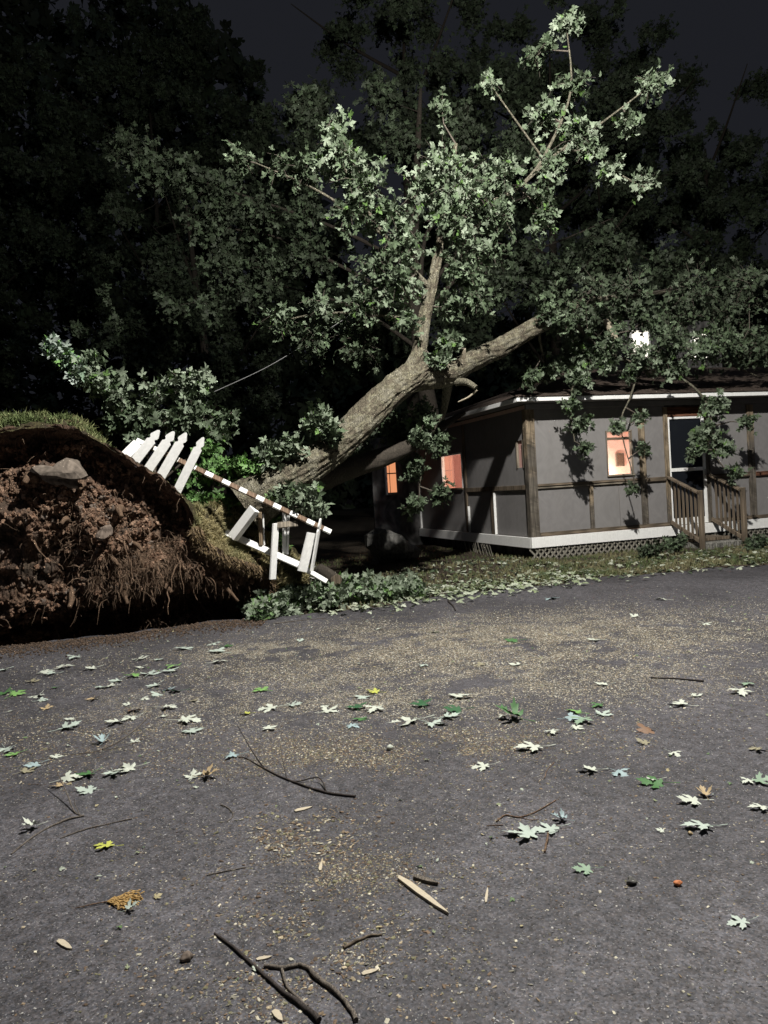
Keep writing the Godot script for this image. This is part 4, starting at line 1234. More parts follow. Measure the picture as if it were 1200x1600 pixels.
	var shapes := [stone_mesh(5, Vector3(1, 0.7, 0.8), 0.5), stone_mesh(9, Vector3(1, 0.5, 0.9), 0.5), stone_mesh(14, Vector3(0.8, 0.9, 0.7), 0.5)]
	for n in 70:
		var fi := R.randf_range(0.0, float(nr))
		var r := sqrt(R.randf()) * 0.62
		var o := put("stone", shapes[n % 3], M.rock, ball)
		o.position = face.call(fi, r) - back * 0.012
		o.basis = Basis.from_euler(unit() * 3.0) * Basis.from_scale(Vector3.ONE * R.randf_range(0.018, 0.05))
	var big := put("stone", stone_mesh(27, Vector3(0.21, 0.085, 0.15), 0.7), M.pale_rock, ball)
	big.position = Vector3(-3.723, 1.883, -9.050)
	big.rotation = Vector3(0.75, 0.2, -0.36)
	big.set_meta("label", "long pale rock wedged under the overhanging turf")
	var second := put("stone", shapes[1], M.rock, ball)
	second.position = Vector3(-3.284, 1.197, -9.050)
	second.basis = Basis.from_euler(Vector3(0.9, 0.4, 0.3)) * Basis.from_scale(Vector3.ONE * 0.09)

# ---------- broken picket fence ----------
func picket_outline(len: float, wide: float) -> PackedVector2Array:
	var w := wide * 0.5
	return PackedVector2Array([Vector2(-w, 0), Vector2(w, 0), Vector2(w, len - 0.165), Vector2(w * 0.62, len - 0.145), Vector2(w * 0.60, len - 0.125), Vector2(w * 0.88, len - 0.112), Vector2(w * 0.92, len - 0.09), Vector2(w * 0.30, len - 0.012), Vector2(0, len), Vector2(-w * 0.30, len - 0.012), Vector2(-w * 0.92, len - 0.09), Vector2(-w * 0.88, len - 0.112), Vector2(-w * 0.60, len - 0.125), Vector2(-w * 0.62, len - 0.145), Vector2(-w, len - 0.165)])

func picket(tip: Vector3, foot: Vector3, wide: float, normal: Vector3, parent: Node, whole := true, called := "picket"):
	var y := (tip - foot).normalized()
	var z := (normal - y * normal.dot(y)).normalized()
	var st := start()
	var len := tip.distance_to(foot)
	var poly := picket_outline(len, wide) if whole else PackedVector2Array([Vector2(-wide * 0.5, 0), Vector2(wide * 0.5, 0), Vector2(wide * 0.5, len), Vector2(-wide * 0.5, len * 0.985)])
	prism(st, poly, 0.021)
	var o := done(st, called, M.white_paint, parent, false)
	o.transform = Transform3D(Basis(y.cross(z), y, z), foot)

func picket_fence():
	var o := base("picket_fence", Vector3.ZERO)
	tag(o, "broken white picket fence hanging off the edge of the upturned roots", "fence")
	var n := Vector3(0.35, 0.45, 0.85)
	picket(Vector3(-2.693, 2.396, -9.520), Vector3(-3.045, 1.992, -9.500), 0.118, n, o)
	picket(Vector3(-2.519, 2.372, -9.540), Vector3(-2.896, 1.882, -9.530), 0.118, n, o)
	picket(Vector3(-2.376, 2.349, -9.560), Vector3(-2.763, 1.772, -9.560), 0.118, n, o)
	picket(Vector3(-2.171, 2.283, -9.580), Vector3(-2.563, 1.609, -9.600), 0.105, n, o)
	picket(Vector3(-2.969, 2.257, -9.540), Vector3(-3.152, 2.068, -9.460), 0.125, n, o, false)
	# rails: the top one shows bare wood where pickets were nailed on
	var a: Vector3 = Vector3(-3.015, 2.296, -9.620)
	var b: Vector3 = Vector3(-0.680, 1.000, -9.800)
	var y := (b - a).normalized()
	var z := (n - y * n.dot(y)).normalized()
	var rail := Node3D.new()
	rail.name = "top_rail"
	o.add_child(rail)
	var len := a.distance_to(b)
	var at := 0.0
	var k := 0
	while at < len - 0.01:
		var part := minf(0.105 if k % 2 == 0 else 0.128, len - at)
		box("painted_stretch" if k % 2 == 0 else "bare_stretch", a + y * (at + part * 0.5), Vector3(0.062, part, 0.036), M.white_paint if k % 2 == 0 else M.bare, rail, Basis(y.cross(z), y, z), 0.002)
		at += part
		k += 1
	board("bottom_rail", Vector3(-2.067, 1.072, -10.000), Vector3(-1.101, 0.596, -9.850), 0.085, 0.036, Vector3(0.1, 0.5, 1.0), M.white_paint, o)
	board("bottom_rail", Vector3(-1.102, 0.588, -9.850), Vector3(-0.776, 0.378, -9.800), 0.06, 0.036, Vector3(0.1, 0.5, 1.0), M.white_paint, o)
	# a cut post and loose pickets between the rails
	board("post", Vector3(-1.625, 1.359, -9.750), Vector3(-1.942, 1.007, -9.850), 0.125, 0.09, Vector3(-0.45, 0.35, 1.0), M.white_paint, o)
	picket(Vector3(-1.366, 1.167, -9.720), Vector3(-1.449, 0.462, -9.700), 0.105, Vector3(0.85, 0.05, 0.55), o, false)
	board("brace", Vector3(-1.355, 1.133, -9.740), Vector3(-1.103, 1.139, -9.800), 0.075, 0.036, Vector3(0, 0.3, 1.0), M.grey_timber, o)
	board("stake", Vector3(-1.587, 1.312, -9.900), Vector3(-1.601, 0.884, -9.920), 0.045, 0.03, Vector3(0, 0, 1), M.timber, o)
	board("stake", Vector3(-1.556, 1.284, -9.950), Vector3(-1.565, 0.879, -9.950), 0.02, 0.02, Vector3(0, 0, 1), M.white_paint, o)
	board("stake", Vector3(-1.281, 1.317, -9.950), Vector3(-1.317, 0.757, -9.950), 0.06, 0.02, Vector3(0.8, 0, 0.6), M.white_paint, o)
	board("stake", Vector3(-1.228, 1.288, -9.970), Vector3(-1.277, 0.745, -9.960), 0.03, 0.02, Vector3(0.3, 0, 1), M.white_paint, o)
	picket(Vector3(-0.918, 1.022, -9.660), Vector3(-1.064, 0.545, -9.620), 0.14, Vector3(0.75, 0.1, 0.65), o, false)
	picket(Vector3(-0.792, 1.193, -9.620), Vector3(-0.942, 0.547, -9.600), 0.075, Vector3(0.97, 0, 0.25), o)
	picket(Vector3(-0.889, 0.610, -9.580), Vector3(-0.938, 0.461, -9.580), 0.06, Vector3(0.2, 0.2, 1), o)
	var lg := base("cut_log", Vector3(-0.752, 0.377, -10.300))
	tag(lg, "short round cut log beside the lower end of the picket fence", "log")
	lg.rotation = Vector3(0.2, 0.5, 0.1)
	var st := start()
	barked(st, [Vector3(0, 0, -0.35), Vector3(0, 0, -0.1), Vector3(0, 0, 0.14), Vector3(0, 0, 0.15)], [0.09, 0.09, 0.09, 0.082], 24, 0.006, 0.1)
	done(st, "bark", M.dark_bark, lg)
	st = start()
	tube(st, [Vector3(0, 0, 0.14), Vector3(0, 0, 0.158)], [0.081, 0.078], 20)
	done(st, "cut_end", M.old_timber, lg)

# ---------- shrubs, heaps, things on the lawn ----------
func leaf_parts(h: Heap, most: int, parent: Node):
	# the first copies become leaves of their own
	var kinds := ["pale", "white", "grey_green", "light_green", "grey_green", "green", "pale", "dull"]
	var n := mini(most, h.n)
	for i in n:
		var b := h.buf
		var k := i * 16
		var t := Transform3D(Basis(Vector3(b[k], b[k + 4], b[k + 8]), Vector3(b[k + 1], b[k + 5], b[k + 9]), Vector3(b[k + 2], b[k + 6], b[k + 10])), Vector3(b[k + 3], b[k + 7], b[k + 11]))
		var o := MeshInstance3D.new()
		o.mesh = low_leaf
		var g: float = b[k + 13]
		o.material_override = M["leaf_" + ("grey_green" if g < 0.14 else "grey_green" if g < 0.2 and i % 3 > 0 else "light_green" if g < 0.22 and i % 2 == 0 else "pale" if i % 4 > 0 else "grey_green")] if g > 0.10 else M["leaf_green" if i % 2 else "leaf_dark_green"]
		o.name = "leaf" if i == 0 else "leaf_%03d" % i
		o.transform = t
		parent.add_child(o, true)
	var rest := Heap.new()
	rest.buf = h.buf.slice(n * 16)
	rest.n = h.n - n
	if rest.n > 0: heaped(rest, "foliage", low_leaf, M.leaf, parent)

func undergrowth():
	# bough behind the upturned turf
	var o := base("leafy_bough", Vector3.ZERO)
	tag(o, "wind-tossed leafy bough reaching left above the turf crest of the upturned roots", "bough")
	joints = []
	limb("stem", [Vector3(-3.128, 1.736, -10.900), Vector3(-3.362, 2.464, -10.800), Vector3(-3.729, 3.095, -10.700), Vector3(-4.100, 3.522, -10.600), Vector3(-4.416, 3.809, -10.550)], [0.03, 0.024, 0.018, 0.012, 0.005], M.twig, o)
	limb("stem", [Vector3(-3.206, 1.921, -10.900), Vector3(-2.946, 2.622, -10.850), Vector3(-2.654, 3.044, -10.800), Vector3(-2.417, 3.299, -10.700)], [0.026, 0.02, 0.013, 0.006], M.twig, o)
	limb("stem", [Vector3(-3.077, 1.824, -10.900), Vector3(-2.529, 2.236, -10.800), Vector3(-2.194, 2.573, -10.800), Vector3(-1.978, 2.738, -10.800)], [0.02, 0.015, 0.01, 0.005], M.twig, o)
	var h := Heap.new()
	var tw := start()
	for q in [[Vector3(-4.369, 3.737, -10.550), 0.13, 3.0, 0.85], [Vector3(-4.229, 3.547, -10.600), 0.16, 3.0, 0.8], [Vector3(-4.025, 3.344, -10.600), 0.17, 3.0, 0.85], [Vector3(-3.835, 3.200, -10.650), 0.19, 3.0, 0.85], [Vector3(-3.620, 3.001, -10.700), 0.20, 2.6, 0.8], [Vector3(-3.991, 3.584, -10.900), 0.2, 1.6, 0.6], [Vector3(-3.577, 3.232, -10.800), 0.17, 2.2, 0.85],
		[Vector3(-3.086, 3.019, -10.750), 0.22, 2.4, 0.85], [Vector3(-2.711, 3.123, -10.700), 0.24, 2.6, 0.95], [Vector3(-2.443, 3.177, -10.700), 0.18, 2.6, 0.95], [Vector3(-2.550, 2.893, -10.700), 0.22, 2.4, 0.8], [Vector3(-3.181, 2.711, -10.700), 0.26, 2.2, 0.6], [Vector3(-2.744, 2.641, -10.700), 0.26, 2.2, 0.65], [Vector3(-3.477, 2.738, -10.800), 0.22, 2.0, 0.5],
		[Vector3(-2.388, 2.664, -10.700), 0.2, 2.0, 0.55], [Vector3(-2.102, 2.612, -10.800), 0.18, 2.0, 0.6], [Vector3(-2.229, 2.390, -10.700), 0.2, 1.8, 0.5], [Vector3(-3.305, 2.376, -10.600), 0.18, 1.6, 0.4], [Vector3(-3.661, 2.660, -10.800), 0.2, 1.6, 0.35]]:
		bunch(h, tw, q[0], q[1], q[2], q[3], 0.12)
	done(tw, "twigs", M.twig, o)
	leaf_parts(h, 280, o)
	# green shrub between fence and trunk
	o = base("shrub", Vector3.ZERO)
	tag(o, "bright green leafy shrub between the picket fence and the trunk", "shrub")
	joints = [Vector3(-2.235, 1.336, -10.400), Vector3(-1.794, 1.482, -10.400)]
	h = Heap.new()
	tw = start()
	for q in [[Vector3(-2.519, 1.868, -10.300), 0.2, 2.2, 0.35], [Vector3(-2.230, 1.895, -10.350), 0.24, 2.2, 0.45], [Vector3(-1.919, 1.917, -10.300), 0.25, 2.2, 0.7], [Vector3(-1.651, 1.856, -10.200), 0.24, 2.2, 0.75], [Vector3(-2.403, 1.520, -10.250), 0.2, 2.4, 0.3], [Vector3(-2.162, 1.463, -10.300), 0.24, 2.0, 0.3], [Vector3(-2.529, 1.359, -10.200), 0.12, 2.4, 0.3], [Vector3(-1.834, 1.528, -10.400), 0.25, 1.8, 0.3], [Vector3(-2.139, 1.162, -10.300), 0.16, 1.6, 0.25], [Vector3(-1.562, 1.293, -10.500), 0.22, 1.5, 0.3], [Vector3(-1.424, 0.930, -10.600), 0.2, 1.2, 0.25], [Vector3(-2.335, 2.122, -10.500), 0.2, 1.8, 0.5]]:
		bunch(h, tw, q[0], q[1], q[2], q[3], 0.10)
	done(tw, "twigs", M.twig, o)
	for i in h.n: # fresher green than the maple
		h.buf[i * 16 + 12] *= 0.85
		h.buf[i * 16 + 13] *= 1.25
		h.buf[i * 16 + 14] *= 0.6
	heaped(h, "foliage", low_leaf, M.leaf, o)
	# torn branches in a heap at the lawn's edge
	o = base("branch_heap", Vector3(-0.848, -0.000, -11.693))
	tag(o, "low heap of torn leafy twigs on the lawn edge below the picket fence", "branch heap")
	joints = []
	h = Heap.new()
	tw = start()
	for n in 84:
		var p: Vector3 = (Vector3(-1.660, 0.000, -9.780)).lerp(Vector3(0.290, 0.000, -10.839), R.randf()) + Vector3(R.randf_range(-0.2, 0.2), 0.05, R.randf_range(-0.6, 0.4))
		p.y = 0.04 + R.randf() * 0.22 * clampf(1.0 - absf(p.x + 0.85) / 1.2, 0.1, 1.0)
		bunch(h, tw, p - o.position, 0.19, 1.6, R.randf_range(0.6, 1.25), 0.10, 0.1)
	done(tw, "twigs", M.twig, o)
	for i in h.n: # greener than the dry leaves of the drive
		if i % 7 < 2:
			h.buf[i * 16 + 12] *= 0.75
			h.buf[i * 16 + 14] *= 0.6
	for i in h.n: h.buf[i * 16 + 7] = maxf(h.buf[i * 16 + 7], 0.012)
	heaped(h, "foliage", low_leaf, M.leaf, o)
	# small plants by the steps
	for q in [[Vector3(5.265, 0.000, -13.936), "small weed growing at the foot of the left stair railing"], [Vector3(6.596, 0.000, -13.813), "leafy weed growing against the lattice right of the steps"], [Vector3(4.644, 0.000, -13.327), "low weed in the grass left of the porch steps"]]:
		var w := base("weed", q[0])
		tag(w, q[1], "weed", "weeds along the house")
		joints = []
		h = Heap.new()
		tw = start()
		for n in 5: bunch(h, tw, Vector3(R.randf_range(-0.15, 0.15), R.randf_range(0.06, 0.22), R.randf_range(-0.1, 0.1)), 0.14, 2.0, 0.25, 0.08, -0.5)
		done(tw, "twigs", M.twig, w)
		heaped(h, "foliage", low_leaf, M.leaf, w)
	var rk := put("boulder", stone_mesh(31, Vector3(0.5, 0.34, 0.42), 0.45), M.grey_rock)
	rk.position = Vector3(0.094, 0.000, -15.717) + Vector3(0, 0.16, 0)
	tag(rk, "dark rounded boulder in the shade left of the house", "boulder")
	var st := start()
	var cv := curve([Vector3(-2.506, 3.170, -12.000), Vector3(-1.696, 3.580, -12.400), Vector3(-0.823, 4.138, -12.800), Vector3(-0.004, 4.710, -13.200)], [0.006, 0.006, 0.006, 0.006], 10)
	tube(st, cv[0], cv[1], 5)
	tag(done(st, "torn_cable", M.wire), "thin slack cable crossing the dark behind the trunk", "cable")
	# leaves strewn over the lawn, too many and too small to tell apart
	h = Heap.new()
	for n in 1500:
		var x := R.randf_range(-1.2, 7.0)
		var e := edge_z(x)
		var z := e + 0.4 - pow(R.randf(), 0.9) * (4.5 if x < 2.6 else 2.6)
		var p := Vector3(x, maxf(lawn_y(x, z), 0.0) + 0.02 + R.randf() * 0.02, z)
		if fbm(Vector3(x, 9, z), 0.9) < -0.2 and R.randf() < 0.5: continue
		var c := Color(0.42, 0.45, 0.37).lerp(Color(0.22, 0.23, 0.15), pow(R.randf(), 0.8)) if R.randf() < 0.5 else leaf_tone(0.2)
		h.add(Transform3D(facing(Vector3(R.randf_range(-0.4, 0.4), 1, R.randf_range(-0.4, 0.4)), R.randf() * TAU, R.randf_range(0.05, 0.105)), p), c)
	for n in 700:
		var p: Vector3 = (Vector3(-0.742, 0.000, -10.061)).lerp(Vector3(2.800, 0.000, -11.497), R.randf()) + Vector3(R.randfn(0.0, 0.35), 0, R.randfn(-0.15, 0.42))
		p.y = maxf(lawn_y(p.x, p.z), 0.0) + 0.012 + R.randf() * 0.03
		h.add(Transform3D(facing(Vector3(R.randf_range(-0.5, 0.5), 1, R.randf_range(-0.5, 0.5)), R.randf() * TAU, R.randf_range(0.05, 0.11)), p), Color(0.40, 0.43, 0.35).lerp(Color(0.16, 0.20, 0.10), R.randf()))
	heaped(h, "strewn_leaves", low_leaf, M.leaf)

# ---------- things lying on the driveway ----------
func stick(called: String, label: String, category: String, m: Material, runs: Array):
	var o := base(called, Vector3.ZERO)
	tag(o, label, category)
	for k in runs.size():
		var q: Array = runs[k]
		var pts: Array = q[0]
		var radii := []
		for i in pts.size(): radii.append(lerpf(q[1], q[2], float(i) / (pts.size() - 1)) * (1.0 + 0.25 * R.randf_range(-1, 1)))
		for i in pts.size(): pts[i] += Vector3(0, radii[i] * 0.9 + 0.001, 0)
		var cv := curve(pts, radii, 5)
		for i in cv[0].size(): cv[0][i] += unit() * cv[1][i] * 0.3
		var st := start()
		tube(st, cv[0], cv[1], 8)
		done(st, "stem" if k == 0 else "side_twig", m, o)

func splinter(called: String, label: String, category: String, a: Vector3, b: Vector3, wide: float, thick: float, m: Material):
	var st := start()
	var y := a.distance_to(b)
	prism(st, PackedVector2Array([Vector2(-0.15 * wide, 0), Vector2(0.4 * wide, y * 0.05), Vector2(0.5 * wide, y * 0.45), Vector2(0.36 * wide, y * 0.8), Vector2(0.05 * wide, y), Vector2(-0.12 * wide, y * 0.92), Vector2(-0.4 * wide, y * 0.6), Vector2(-0.5 * wide, y * 0.2)]), thick)
	var o := done(st, called, m, null, false)
	var d := (b - a).normalized()
	var z := (Vector3.UP + Vector3(0.1, 0, 0.15)).normalized()
	z = (z - d * z.dot(d)).normalized()
	o.transform = Transform3D(Basis(d.cross(z), d, z), a + Vector3(0, thick * 0.5 + wide * 0.08, 0))
	tag(o, label, category)

func pebble(at: Vector3, r: float, m: Material, label: String):
	var o := put("pebble", stone_mesh(R.randi_range(1, 90), Vector3(1, 0.7, 0.85), 0.3), m)
	o.scale = Vector3.ONE * r
	o.position = at + Vector3(0, r * 0.6, 0)
	tag(o, label, "pebble")

func litter(h: Heap, n: int, mid: Vector3, rx: float, rz: float, lo: float, hi: float, colors: Array, soft := 1.0):
	for k in n:
		var a := R.randf() * TAU
		var q := sqrt(R.randf()) if soft == 0.99 else sqrt(-2.0 * log(maxf(R.randf(), 0.0001))) * 0.5
		var x := mid.x + cos(a) * rx * q
		var z := mid.z + sin(a) * rz * q
		if z < edge_z(x) + 0.02: continue
		if soft != 0.99 and 0.55 * fbm(Vector3(x, 2, z), 0.9) + 0.8 * fbm(Vector3(x, 6, z), 3.0) < R.randf_range(-0.8, 0.6): continue
		var s := lo * pow(hi / lo, pow(R.randf(), 2.2))
		var c: Color = colors[R.randi() % colors.size()]
		var t := Basis(Vector3.UP, R.randf() * TAU) * Basis(Vector3(1, 0, 0), R.randf_range(-0.3, 0.3)) * Basis.from_scale(Vector3(s * R.randf_range(0.25, 0.8), s * R.randf_range(0.12, 0.3), s))
		h.add(Transform3D(t, Vector3(x, s * 0.1, z)), c * R.randf_range(0.65, 1.2))

func driveway_things():
	var grit := [Color(0.16, 0.155, 0.16), Color(0.24, 0.235, 0.24), Color(0.10, 0.10, 0.105), Color(0.34, 0.33, 0.31), Color(0.12, 0.105, 0.09)]
	var wood := [Color(0.33, 0.275, 0.19), Color(0.20, 0.15, 0.10), Color(0.15, 0.105, 0.07), Color(0.46, 0.43, 0.34), Color(0.18, 0.17, 0.10), Color(0.10, 0.07, 0.05), Color(0.16, 0.15, 0.12)]
	var dust := [Color(0.38, 0.34, 0.27), Color(0.27, 0.235, 0.175), Color(0.42, 0.41, 0.35), Color(0.20, 0.175, 0.13)]
	var chip := stone_mesh(2, Vector3.ONE * 0.5, 0.5)
	var h := Heap.new()
	litter(h, 45000, Vector3(0, 0, -3.0), 2.6, 1.7, 0.0025, 0.007, grit, 0.99)
	litter(h, 70000, Vector3(0.4, 0, -6.0), 6.5, 5.6, 0.004, 0.011, grit, 0.99)
	heaped(h, "grit", chip, M.chips)
	h = Heap.new()
	litter(h, 90000, Vector3(0.774, 0.000, -7.285), 3.1, 1.7, 0.004, 0.013, wood)
	litter(h, 150000, Vector3(0.890, 0.000, -7.250), 3.4, 1.8, 0.005, 0.017, dust)
	litter(h, 70000, Vector3(0.107, 0.000, -5.600), 2.7, 0.85, 0.004, 0.013, dust)
	litter(h, 9000, Vector3(-0.3, 0, -3.1), 2.2, 1.4, 0.003, 0.012, wood)
	litter(h, 16000, Vector3(-1.146, 0.000, -7.545), 0.7, 0.35, 0.004, 0.013, dust)
	litter(h, 26000, Vector3(-0.082, 0.000, -4.426), 1.25, 0.42, 0.004, 0.014, wood)
	litter(h, 6500, Vector3(-0.313, 0.000, -2.453), 0.50, 0.5, 0.003, 0.017, wood)
	litter(h, 3200, Vector3(-0.448, 0.000, -3.341), 0.34, 0.36, 0.003, 0.022, wood)
	litter(h, 5000, Vector3(-0.185, 0.000, -2.999), 0.42, 0.25, 0.003, 0.012, wood)
	litter(h, 9000, Vector3(-2.190, 0.000, -4.946), 1.4, 0.8, 0.005, 0.016, wood)
	litter(h, 26000, Vector3(0.2, 0, -5.0), 5.0, 4.6, 0.004, 0.015, wood)
	heaped(h, "wood_litter", chip, M.chips)
	# twigs and sticks
	stick("forked_twig", "grey forked twig with an upright side shoot at the left edge of the driveway", "twig", M.twig, [[[Vector3(-1.722, 0.000, -3.348), Vector3(-1.692, 0.000, -3.552), Vector3(-1.624, 0.000, -3.674), Vector3(-1.546, 0.000, -3.721)], 0.0043, 0.0050], [[Vector3(-1.546, 0.000, -3.721), Vector3(-1.612, 0.000, -3.775), Vector3(-1.714, 0.000, -3.932) + Vector3(0, 0.04, 0), Vector3(-1.843, 0.000, -4.122) + Vector3(0, 0.10, 0)], 0.0037, 0.0019], [[Vector3(-1.569, 0.000, -3.732), Vector3(-1.624, 0.000, -3.816) + Vector3(0, 0.02, 0), Vector3(-1.631, 0.000, -3.824) + Vector3(0, 0.05, 0)], 0.0025, 0.0012]])
	stick("straight_twig", "thin straight grey twig just right of the forked grey twig", "twig", M.twig, [[[Vector3(-1.562, 0.000, -3.482), Vector3(-1.486, 0.000, -3.558), Vector3(-1.386, 0.000, -3.613), Vector3(-1.288, 0.000, -3.656)], 0.0031, 0.0025]])
	stick("dark_branch", "dark forked twig with a blue-grey leaf at its left end", "twig", M.dark_twig, [[[Vector3(-0.222, 0.000, -3.758), Vector3(-0.372, 0.000, -3.829), Vector3(-0.570, -0.000, -4.013), Vector3(-0.713, 0.000, -4.184), Vector3(-0.876, 0.000, -4.413), Vector3(-0.930, 0.000, -4.443)], 0.0062, 0.0025], [[Vector3(-0.373, 0.000, -3.846), Vector3(-0.424, 0.000, -3.990) + Vector3(0, 0.02, 0), Vector3(-0.553, 0.000, -4.010), Vector3(-0.693, -0.000, -4.171)], 0.0037, 0.0031], [[Vector3(-0.751, 0.000, -4.248), Vector3(-0.892, 0.000, -4.615), Vector3(-1.045, 0.000, -5.061)], 0.0031, 0.0012], [[Vector3(-0.601, 0.000, -4.072), Vector3(-0.655, 0.000, -4.333), Vector3(-0.707, 0.000, -4.616)], 0.0019, 0.0009]])
	stick("leafy_twig", "slender twig running up to a white leaf on the left of the driveway", "twig", M.twig, [[[Vector3(-1.823, 0.000, -4.734), Vector3(-1.767, 0.000, -4.894), Vector3(-1.739, 0.000, -5.153), Vector3(-1.747, 0.000, -5.513)], 0.0043, 0.0025], [[Vector3(-1.819, 0.000, -4.721), Vector3(-1.922, 0.000, -4.681), Vector3(-2.038, 0.000, -4.679)], 0.0025, 0.0012], [[Vector3(-1.790, 0.000, -4.728), Vector3(-1.714, 0.000, -4.761), Vector3(-1.667, 0.000, -4.801)], 0.0019, 0.0012]])
	stick("long_stick", "long dark stick leading to the bottom edge of the picture", "stick", M.dark_twig, [[[Vector3(-0.673, 0.000, -2.634), Vector3(-0.560, 0.000, -2.505), Vector3(-0.456, 0.000, -2.374), Vector3(-0.363, 0.000, -2.263), Vector3(-0.268, 0.000, -2.155)], 0.0037, 0.0081], [[Vector3(-0.549, 0.000, -2.500), Vector3(-0.607, 0.000, -2.559), Vector3(-0.655, 0.000, -2.624)], 0.0025, 0.0012]])
	stick("crooked_stick", "crooked bark-flaked stick beside the long dark stick", "stick", M.twig, [[[Vector3(-0.470, 0.000, -2.428), Vector3(-0.401, 0.000, -2.411), Vector3(-0.340, 0.000, -2.415), Vector3(-0.283, 0.000, -2.336), Vector3(-0.209, 0.000, -2.249), Vector3(-0.162, 0.000, -2.146)], 0.0050, 0.0093], [[Vector3(-0.411, 0.000, -2.415), Vector3(-0.379, 0.000, -2.315), Vector3(-0.311, 0.000, -2.221)], 0.0043, 0.0056]])
	stick("brown_stick", "short thick brown stick right of the crooked stick", "stick", M.old_timber, [[[Vector3(-0.220, 0.000, -2.502), Vector3(-0.179, -0.000, -2.534), Vector3(-0.139, 0.000, -2.560), Vector3(-0.091, 0.000, -2.566)], 0.0062, 0.0037]])
	stick("pale_twig", "pale bent twig above the blue-white leaf", "twig", M.root, [[[Vector3(0.724, 0.000, -3.579), Vector3(0.616, 0.000, -3.472), Vector3(0.524, 0.000, -3.416), Vector3(0.466, 0.000, -3.445), Vector3(0.416, 0.000, -3.385)], 0.0025, 0.0031], [[Vector3(0.524, 0.000, -3.416), Vector3(0.570, 0.000, -3.383), Vector3(0.604, 0.000, -3.385)], 0.0019, 0.0012], [[Vector3(0.439, 0.000, -3.349), Vector3(0.367, 0.000, -3.352)], 0.0025, 0.0019]])
	stick("dark_twig", "straight dark twig far up the right half of the driveway", "twig", M.dark_twig, [[[Vector3(1.886, 0.000, -5.645), Vector3(2.058, 0.000, -5.565), Vector3(2.199, 0.000, -5.457)], 0.0056, 0.0074]])
	stick("bent_twig", "small bent grey twig lying above the litter patch", "twig", M.twig, [[[Vector3(-0.886, 0.000, -3.755), Vector3(-0.839, 0.000, -3.710), Vector3(-0.800, 0.000, -3.624), Vector3(-0.814, 0.000, -3.555)], 0.0037, 0.0025]])
	stick("thin_twig", "thin twig lying left of the pale splinter and above the long stick", "twig", M.twig, [[[Vector3(-0.795, 0.000, -3.052), Vector3(-0.742, 0.000, -3.071), Vector3(-0.644, 0.000, -3.102)], 0.0025, 0.0019]])
	stick("curved_twig", "short curved twig below the lobed white leaf", "twig", M.root, [[[Vector3(0.727, 0.000, -3.851), Vector3(0.764, 0.000, -3.961), Vector3(0.823, 0.000, -4.064)], 0.0025, 0.0019]])
	stick("upright_twig", "short pinkish twig standing against the blue-white leaf", "twig", M.root, [[[Vector3(0.565, 0.000, -3.076), Vector3(0.583, 0.000, -3.135), Vector3(0.607, 0.000, -3.202) + Vector3(0, 0.02, 0)], 0.0043, 0.0037]])
	stick("lawn_stick", "short dark stick where the driveway meets the lawn", "stick", M.dark_twig, [[[Vector3(0.762, -0.000, -10.021), Vector3(0.788, 0.000, -9.570), Vector3(0.786, 0.000, -9.215)], 0.0099, 0.0074]])
	stick("edge_stick", "thin stick along the foot of the torn leafy heap", "stick", M.twig, [[[Vector3(-1.358, -0.000, -9.066), Vector3(-1.068, -0.000, -9.188), Vector3(-0.768, 0.000, -9.264)], 0.0062, 0.0037]])
	splinter("wood_splinter", "long pale splinter of split wood, the largest on the driveway", "splinter", Vector3(-0.030, 0.000, -2.946), Vector3(0.144, 0.000, -2.662), 0.028, 0.010, M.torn_wood)
	splinter("bark_piece", "grey bark piece just above the long pale splinter", "bark", Vector3(0.029, 0.000, -2.939), Vector3(0.121, 0.000, -2.870), 0.024, 0.012, M.twig)
	splinter("wood_chip", "pale chip beside the forked end of the litter patch, right of its middle", "wood chip", Vector3(-0.509, 0.000, -3.626), Vector3(-0.427, 0.000, -3.666), 0.022, 0.006, M.torn_wood)
	splinter("wood_chip", "white wood chip alone near the left bottom edge", "wood chip", Vector3(-1.220, 0.000, -2.648), Vector3(-1.147, 0.000, -2.588), 0.022, 0.006, M.torn_wood)
	splinter("wood_chip", "narrow chip below the short thick brown stick", "wood chip", Vector3(-0.155, 0.000, -2.359), Vector3(-0.101, -0.000, -2.379), 0.016, 0.005, M.torn_wood)
	splinter("wood_chip", "narrow chip across the top of the long dark stick", "wood chip", Vector3(-0.501, 0.000, -2.468), Vector3(-0.451, 0.000, -2.480), 0.014, 0.005, M.torn_wood)
	splinter("wood_chip", "short chip touching the bottom edge left of the crooked stick", "wood chip", Vector3(-0.407, -0.000, -2.213), Vector3(-0.375, 0.000, -2.164), 0.022, 0.006, M.torn_wood)
	splinter("wood_chip", "upright tan chip in the brown patch above the pale splinter", "wood chip", Vector3(-0.339, 0.000, -3.033), Vector3(-0.340, 0.000, -3.107), 0.014, 0.005, M.torn_wood)
	splinter("wood_chip", "thin upright chip right of the long pale splinter", "wood chip", Vector3(0.280, 0.000, -2.726), Vector3(0.301, 0.000, -2.831), 0.010, 0.005, M.torn_wood)
	pebble(Vector3(0.988, -0.000, -2.770), 0.013, mat(Color(0.42, 0.15, 0.06), 0.7), "small orange pebble alone on the right of the driveway")
	pebble(Vector3(0.826, 0.000, -2.802), 0.019, M.grey_rock, "blue-grey stone left of the orange pebble")
	pebble(Vector3(-0.045, 0.000, -4.430), 0.022, M.leaf_white, "white pebble in the middle of the driveway")
	pebble(Vector3(-0.731, 0.000, -2.493), 0.018, M.rock, "tan stone left of the long dark stick")
	pebble(Vector3(1.188, 0.000, -3.161), 0.010, M.leaf_tan, "tiny tan pebble left of the lone white leaf")
	# crumbs of earth and leaf shreds spilled along the edge of the pit
	h = Heap.new()
